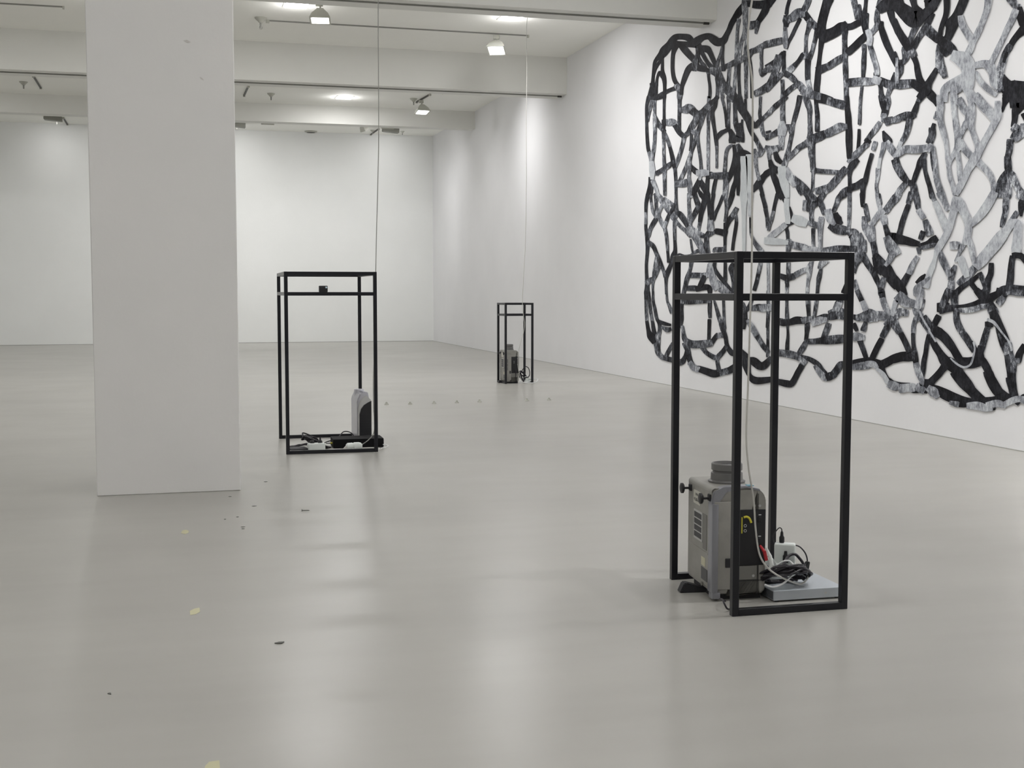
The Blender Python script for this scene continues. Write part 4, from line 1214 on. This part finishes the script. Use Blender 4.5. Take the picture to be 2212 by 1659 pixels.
def coil(name, label, loc, rx, ry, r, turns, seed, m='rubber', zr=0.03, sz=0.0, tilt=0.0, jit=0.22, cat='cable', rz=0):
    rnd = random.Random(seed); pts = []
    for i in range(turns * 7 + 1):
        a = 2 * PI * i / 7 + rnd.uniform(-0.12, 0.12); k = 1 + rnd.uniform(-jit, jit)
        pts.append((rx * k * math.cos(a), ry * k * math.sin(a), r + sz + zr * (0.5 + 0.5 * math.sin(i * 0.9 + seed)) * rnd.uniform(0.5, 1) + tilt * (1 + math.sin(a))))
    o = MB().tube(cr(pts, 5), r, 8).build(name, m, None, True)
    o.location = loc; o.rotation_euler = (0, 0, rz)
    return tag(o, label, cat)
coil('power_cable', 'bundled black cable heaped on the silver box in front of the white power strip', (2.062, 3.905, 0.041), 0.082, 0.048, 0.0036, 20, 3, zr=0.078, jit=0.35)
def wire(name, pts, r, m, label, cat='cable', k=10, group=None):
    o = MB().tube(cr(pts, k), r, 8).build(name, m, None, True)
    return tag(o, label, cat, group)
def px(seq): return [atY(a, b, y) for a, b, y in seq]
# black arcs above the heap
wire('power_cable', px([(1697, 1236, 3.98), (1696, 1208, 4.0), (1699, 1188, 4.0), (1711, 1178, 4.0), (1727, 1181, 4.0), (1740, 1196, 4.0), (1744, 1214, 4.0), (1738, 1226, 3.98), (1722, 1233, 3.96)]), 0.0026, 'rubber', 'thin black lead arching high over the cable heap beside the white adapter')
wire('power_cable', px([(1678, 1238, 3.9), (1691, 1222, 3.92), (1702, 1203, 3.95), (1716, 1197, 3.95), (1727, 1206, 3.95), (1737, 1221, 3.94), (1742, 1240, 3.92), (1735, 1252, 3.9)]), 0.0052, 'rubber', 'thick black cable looping over the white power strip')
t = thing('power_plug', 'black plug standing beside the white adapter on the cable heap', 'plug', atY(1697, 1206, 3.99))
MB().lathe([(0.010, -0.015), (0.010, 0.008), (0.006, 0.014), (0.005, 0.026)], 14).build('body', 'black', t, True)
t = thing('power_plug', 'black angled plug at the right edge of the cable heap', 'plug', atY(1741, 1220, 3.99), math.radians(20))
MB().prism([(-0.012, -0.012), (0.004, 0.012), (0.015, 0.010), (0.008, -0.018)], 'y', -0.008, 0.008, bev=0.002).build('body', 'black', t)
wire('signal_cable', px([(1655, 1222, 3.86), (1668, 1231, 3.86), (1684, 1240, 3.87), (1700, 1248, 3.9), (1722, 1254, 3.92)]), 0.0035, 'rubber', 'black signal cable crossing low from the taped projector to the heap')
wire('loose_cable', [(1.80, 3.78, 0.004), (1.782, 3.765, 0.012), (1.776, 3.775, 0.028), (1.782, 3.80, 0.034), (1.80, 3.86, 0.02), (1.83, 3.88, 0.006)], 0.0032, 'rubber', 'short black cable loop on the floor by the nearest leg of the foreground frame')

# hanging white cables
wire('hanging_cable', ([Vector((1.985, 3.68, ZC)), Vector((1.985, 3.67, 3.6)), Vector((1.986, 3.665, 2.8))] + px([(1624.5, 0, 3.66), (1626, 200, 3.66), (1625, 400, 3.66), (1624, 560, 3.66), (1620, 700, 3.66), (1616, 830, 3.665), (1612, 940, 3.67), (1617, 1010, 3.69), (1628, 1080, 3.73), (1632, 1140, 3.77), (1640, 1195, 3.80), (1656, 1224, 3.82), (1680, 1243, 3.84), (1708, 1256, 3.87), (1728, 1262, 3.9), (1742, 1253, 3.9), (1747, 1240, 3.9), (1738, 1232, 3.93)])), 0.0033, 'white_cable', 'white cable hanging from above down to the cable heap in the foreground frame', group='hanging white cables')
wire('loose_cable', px([(1652, 1263, 3.85), (1668, 1268, 3.85), (1685, 1264, 3.85), (1702, 1252, 3.86), (1713, 1237, 3.88), (1714, 1222, 3.9), (1705, 1212, 3.92), (1692, 1213, 3.93), (1678, 1222, 3.94)]), 0.0034, 'bright_cable', 'white cable loop curling over the black heap beside the taped projector')
wire('hanging_cable', [Vector((1.43, 8.6, ZC)), Vector((1.425, 8.55, 3.7))] + px([(817, 0, 8.5), (817.5, 150, 8.45), (818, 300, 8.4), (816, 400, 8.38), (813.5, 500, 8.36), (811.5, 600, 8.35), (812, 700, 8.35), (809, 760, 8.35), (806.5, 820, 8.35), (807, 880, 8.35), (809, 920, 8.35), (806, 938, 8.36), (795, 951, 8.37), (781, 961, 8.38)]), 0.0030, 'backlit_cable', 'white cable hanging from above down to the wide frame beside the pillar', group='hanging white cables')
wire('hanging_cable', [Vector((4.14, 14.1, ZC - 0.01)), ] + px([(1138.5, 45, 13.99), (1138, 150, 13.95), (1137, 260, 13.9), (1137, 400, 13.88), (1135, 520, 13.87), (1131, 600, 13.86), (1128.5, 655, 13.86), (1130.5, 680, 13.86), (1133.3, 702, 13.86), (1129, 725, 13.86), (1122, 750, 13.86), (1119, 775, 13.87), (1120, 798, 13.88), (1127, 822, 13.9), (1135, 827.5, 13.9), (1148, 826, 13.95)]), 0.0032, 'white_cable', 'white cable hanging from above down to the small distant frame', group='hanging white cables')

# ------------------------------------------------------------------ contents of the wide frame
t = thing('projector', 'slim silver projector with black grille standing on end in the wide frame', 'projector', (1.290, 8.88, 0), math.radians(1))
MB().prism([(0.0, 0.0), (0.100, 0.0), (0.100, 0.290), (0.056, 0.338), (0.022, 0.338), (0.0, 0.290)], 'y', 0.0, 0.27, bev=0.007).build('body', 'silver', t, True)
MB().prism([(0.003, 0.004), (0.101, 0.004), (0.101, 0.290), (0.066, 0.325), (0.040, 0.308), (0.018, 0.278), (0.004, 0.235)], 'y', -0.006, 0.002, bev=0.002).build('side_trim', 'silver_light', t, True)
MB().prism([(0.016, 0.0), (0.102, 0.0), (0.102, 0.285), (0.075, 0.272), (0.048, 0.255), (0.028, 0.228), (0.017, 0.19)], 'y', -0.011, -0.004, bev=0.001).build('black_grille', 'black', t)
vb = MB()
for i in range(10): vb.box(0.024, 0.098, -0.0122, -0.0108, 0.015 + i * 0.019, 0.017 + i * 0.019)
vb.build('grille_bar', 'soft_black', t)
MB().box(0.002, 0.108, -0.003, 0.26, 0.0, 0.012).build('base', 'soft_black', t)
LZ = MB().lathe([(0.036, 0.30), (0.036, 0.350), (0.033, 0.358), (0.026, 0.359), (0.024, 0.352)], 40, T(0.042, 0.17, 0), cap=False).build('lens', 'silver', t, True)
MB().lathe([(0.025, 0.351), (0.012, 0.355), (0.001, 0.356)], 32, T(0.042, 0.17, 0), cap=False).build('lens_glass', 'glass', LZ, True)
MB().prism([(0.05, 0.33), (0.09, 0.30), (0.082, 0.345), (0.045, 0.352)], 'y', 0.02, 0.17, bev=0.003).build('top_fin', 'silver', t, True)

t = thing('equipment_case', 'long flat black case lying on the floor through the wide frame', 'case', (1.065, 8.465, 0), math.radians(-1.5))
MB().box(0, 0.345, 0, 0.2, 0.002, 0.062, bev=0.003).build('case', 'case_black', t)
MB().box(0.338, 0.347, 0.01, 0.19, 0.008, 0.052).build('end_panel', 'soft_black', t)
t = thing('power_strip', 'white extension socket block on the floor at the front of the wide frame', 'power strip', (0.885, 8.345, 0), math.radians(6))
MB().box(0, 0.115, 0, 0.055, 0.0, 0.053, bev=0.008, seg=3).build('body', 'white_plastic', t, True)
for i in (0.03, 0.085): MB().lathe([(0.016, 0), (0.014, 0.012), (0.006, 0.02), (0.005, 0.035)], 16, T(i, 0.03, 0.053)).build('plug', 'black', t, True)
t = thing('extension_plug', 'fat white plug and socket at the end of the hanging cable by the wide frame', 'plug', (1.14, 8.35, 0.0), math.radians(0))
MB().lathe([(0.012, -0.055), (0.022, -0.045), (0.024, -0.012), (0.021, -0.010), (0.021, -0.006), (0.026, 0.0), (0.026, 0.03), (0.022, 0.045), (0.012, 0.055)], 28, T(0.05, 0.0, 0.027) @ R(PI / 2, 'Y')).build('body', 'white_plastic', t, True)
MB().prism([(-0.035, 0.0), (0.0, 0.035), (0.012, 0.006)], 'y', -0.015, 0.015, bev=0.003).build('clip', 'white_cable', t)
t = thing('power_adapter', 'flat black adapter lying in the front left corner of the wide frame', 'adapter', (0.77, 8.35, 0), math.radians(8))
MB().box(0, 0.12, 0, 0.12, 0, 0.020, bev=0.006).build('body', 'soft_black', t, True)
coil('power_cable', 'tangled black cable standing behind the white socket block in the wide frame', (0.95, 8.50, 0), 0.075, 0.05, 0.0048, 9, 11, zr=0.11, jit=0.35)
coil('power_cable', 'thin black cable loops on the floor at the left inside the wide frame', (0.86, 8.60, 0), 0.07, 0.06, 0.004, 3, 21, zr=0.03, jit=0.3)
wire('power_cable', [(0.98, 8.5, 0.02), (1.04, 8.62, 0.03), (1.12, 8.72, 0.035), (1.18, 8.80, 0.075), (1.24, 8.86, 0.06), (1.27, 8.87, 0.02)], 0.004, 'rubber', 'black cable running from the tangle to the slim silver projector')
coil('loose_cable', 'flat white cable coil on the floor at the front right of the wide frame', (1.29, 8.345, 0), 0.075, 0.05, 0.0036, 2, 5, m='white_cable', zr=0.004)
coil('loose_cable', 'flat white cable coil on the floor between the two white plugs in the wide frame', (1.06, 8.35, 0), 0.045, 0.035, 0.0036, 2, 8, m='white_cable', zr=0.004)
wire('loose_cable', [(1.30, 8.33, 0.004), (1.38, 8.36, 0.004), (1.43, 8.40, 0.012), (1.415, 8.43, 0.02), (1.40, 8.425, 0.022)], 0.0034, 'bright_cable', 'end of white cable curling around the right end of the long black case')
wire('loose_cable', [(0.80, 8.29, 0.004), (0.86, 8.30, 0.004), (0.93, 8.32, 0.004), (1.02, 8.325, 0.004)], 0.0034, 'white_cable', 'straight white cable along the front bottom rail of the wide frame')
t = thing('audio_plug', 'small yellow plug on black cable at the middle of the wide frame', 'plug', (1.052, 8.53, 0.03))
MB().tube([(0.0, 0, 0.0), (0.035, 0.0, 0.002)], [0.006, 0.0075], 12).build('body', 'yellow', t)
MB().tube([(-0.03, 0.0, 0.0), (0.0, 0, 0.0)], [0.003, 0.004], 10).build('tail', 'rubber', t)
t = thing('small_camera', 'little black cube device with a pale lens on the middle rail of the wide frame', 'camera', (0.952, 8.222, 1.0647), math.radians(-2))
MB().box(0, 0.056, 0, 0.034, 0, 0.042, bev=0.004, seg=2).build('body', 'black', t, True)
MB().lathe([(0.006, 0), (0.006, 0.003), (0.003, 0.005)], 16, T(0.046, 0.0, 0.0305) @ R(PI / 2, 'X')).build('lens', 'pale_glass', t, True)


# ------------------------------------------------------------------ contents of the distant frame
coil('power_cable', 'black cable tangle heaped on the right inside the small distant frame', (4.01, 14.06, 0), 0.045, 0.05, 0.006, 5, 31, zr=0.13, jit=0.4)
wire('power_cable', [(3.95, 14.02, 0.07), (3.97, 14.0, 0.14), (4.01, 13.99, 0.19), (4.05, 13.99, 0.17), (4.062, 13.99, 0.10), (4.03, 14.0, 0.05), (3.97, 14.0, 0.03)], 0.005, 'rubber', 'black cable loop rising above the tangle in the small distant frame')
wire('power_cable', [(3.872, 13.94, 0.17), (3.876, 13.935, 0.12), (3.88, 13.94, 0.06), (3.89, 13.95, 0.01)], 0.005, 'rubber', 'black lead hanging down the side of the distant projector')
t = thing('power_adapter', 'white adapter on the floor beside the black tangle in the small distant frame', 'adapter', (4.0, 13.955, 0), math.radians(12))
MB().prism([(0, 0), (0.085, 0), (0.075, 0.055), (0.03, 0.06)], 'y', 0, 0.05, bev=0.006).build('body', 'white_plastic', t, True)
wire('loose_cable', [(3.92, 13.90, 0.005), (3.94, 13.97, 0.03), (3.97, 13.93, 0.01), (4.05, 13.90, 0.006), (4.12, 13.93, 0.012), (4.17, 14.02, 0.04), (4.11, 14.08, 0.04), (4.05, 14.04, 0.03)], 0.0042, 'bright_cable', 'white cable sweeping out past the right leg of the small distant frame')
wire('loose_cable', [(3.95, 13.93, 0.012), (4.02, 13.92, 0.02), (4.09, 13.96, 0.04), (4.10, 14.0, 0.07), (4.06, 14.0, 0.085), (4.0, 13.98, 0.07)], 0.004, 'bright_cable', 'white cable loop in front of the distant black tangle')

# ------------------------------------------------------------------ small things on the floor
def scrap(name, pts, z, m, label, cat, group=None):
    o = MB().prism([(p.x, p.y) for p in pts], 'z', 0.0002, z).build(name, m); return tag(o, label, cat, group)
scrap('tape_scrap', [atZ(*q, 0) for q in ((391, 1152), (394, 1146), (402, 1144.5), (408, 1147), (407, 1151), (400, 1154))], 0.0008, 'tape_yellow', 'small yellowish tape scrap on the floor in front of the pillar, farthest of the three', 'tape', 'yellow tape scraps on the floor')
scrap('tape_scrap', [atZ(*q, 0) for q in ((410, 1320), (420, 1315), (431, 1313), (432, 1322), (423, 1327), (411, 1329))], 0.0008, 'tape_yellow', 'torn yellowish tape scrap on the floor, middle one of the three', 'tape', 'yellow tape scraps on the floor')
scrap('tape_scrap', [atZ(*q, 0) for q in ((443, 1655), (452, 1646), (474, 1643), (476, 1672), (440, 1672))], 0.0008, 'tape_yellow', 'yellowish tape scrap at the bottom edge of the picture', 'tape', 'yellow tape scraps on the floor')
scrap('paper_scrap', [atZ(*q, 0) for q in ((593, 1390.5), (603, 1388), (614, 1387.5), (609, 1391), (600, 1391.5))], 0.003, 'scrap', 'small grey flake lying on the bare floor below centre left', 'scrap')
scrap('paint_chip', [atZ(*q, 0) for q in ((232, 1499), (236, 1497.5), (240, 1498), (240, 1501), (236, 1500))], 0.002, 'scrap', 'tiny dark chip on the floor at the lower left', 'chip')
for i, (a, b, w_) in enumerate(((549, 1093.5, 9), (525, 1138.5, 8), (525, 1142.5, 6), (497, 1073, 6), (486, 1122, 4), (513, 1117, 5), (574, 1041, 7))):
    scrap('paint_chip', [atZ(a - w_ * .6, b, 0), atZ(a, b - 0.7, 0), atZ(a + w_ * .6, b - 0.3, 0), atZ(a, b + 0.6, 0)], 0.0015, 'scrap', ['thin dark floor chip nearest the screw, right of the pillar', 'upper of two short parallel dark chips below the pillar corner', 'lower of two short parallel dark chips below the pillar corner', 'dark chip close in front of the pillar base', 'tiny dark chip left of the two parallel chips', 'tiny dark chip above the two parallel chips', 'dark chip on the floor beside the right side of the pillar'][i], 'chip', 'dark chips around the pillar foot')
p = atZ(660, 1104.5, 0)
t = thing('screw', 'small dark screw lying on the floor between the pillar and the wide frame', 'screw', (p.x, p.y, 0.0045), math.radians(-14))
MB().lathe([(0.0075, 0), (0.004, 0.002), (0.0022, 0.003), (0.0022, 0.032), (0.0006, 0.038)], 12, T(-0.018, 0, 0) @ R(PI / 2, 'Y')).build('shaft', 'scrap', t, True)
for i, (a, b) in enumerate(((835, 874), (886, 873.3), (937.6, 872), (987, 870.5), (1036, 868.5), (1138, 866), (1186, 864.5))):
    p = atZ(a, b, 0)
    o = MB().lathe([(0.022, 0.0), (0.020, 0.006), (0.010, 0.014), (0.009, 0.022), (0.004, 0.026)], 16).build('floor_stub', 'rose', None, True)
    o.location = (p.x, p.y, 0)
    tag(o, 'small grey stub in the floor row, ' + ['the one nearest the wide frame', 'second from the wide frame', 'third from the wide frame', 'fourth from the wide frame', 'fifth from the wide frame', 'in front of the small distant frame', 'the one right of the small distant frame'][i], 'floor stub', 'row of small stubs in the floor')
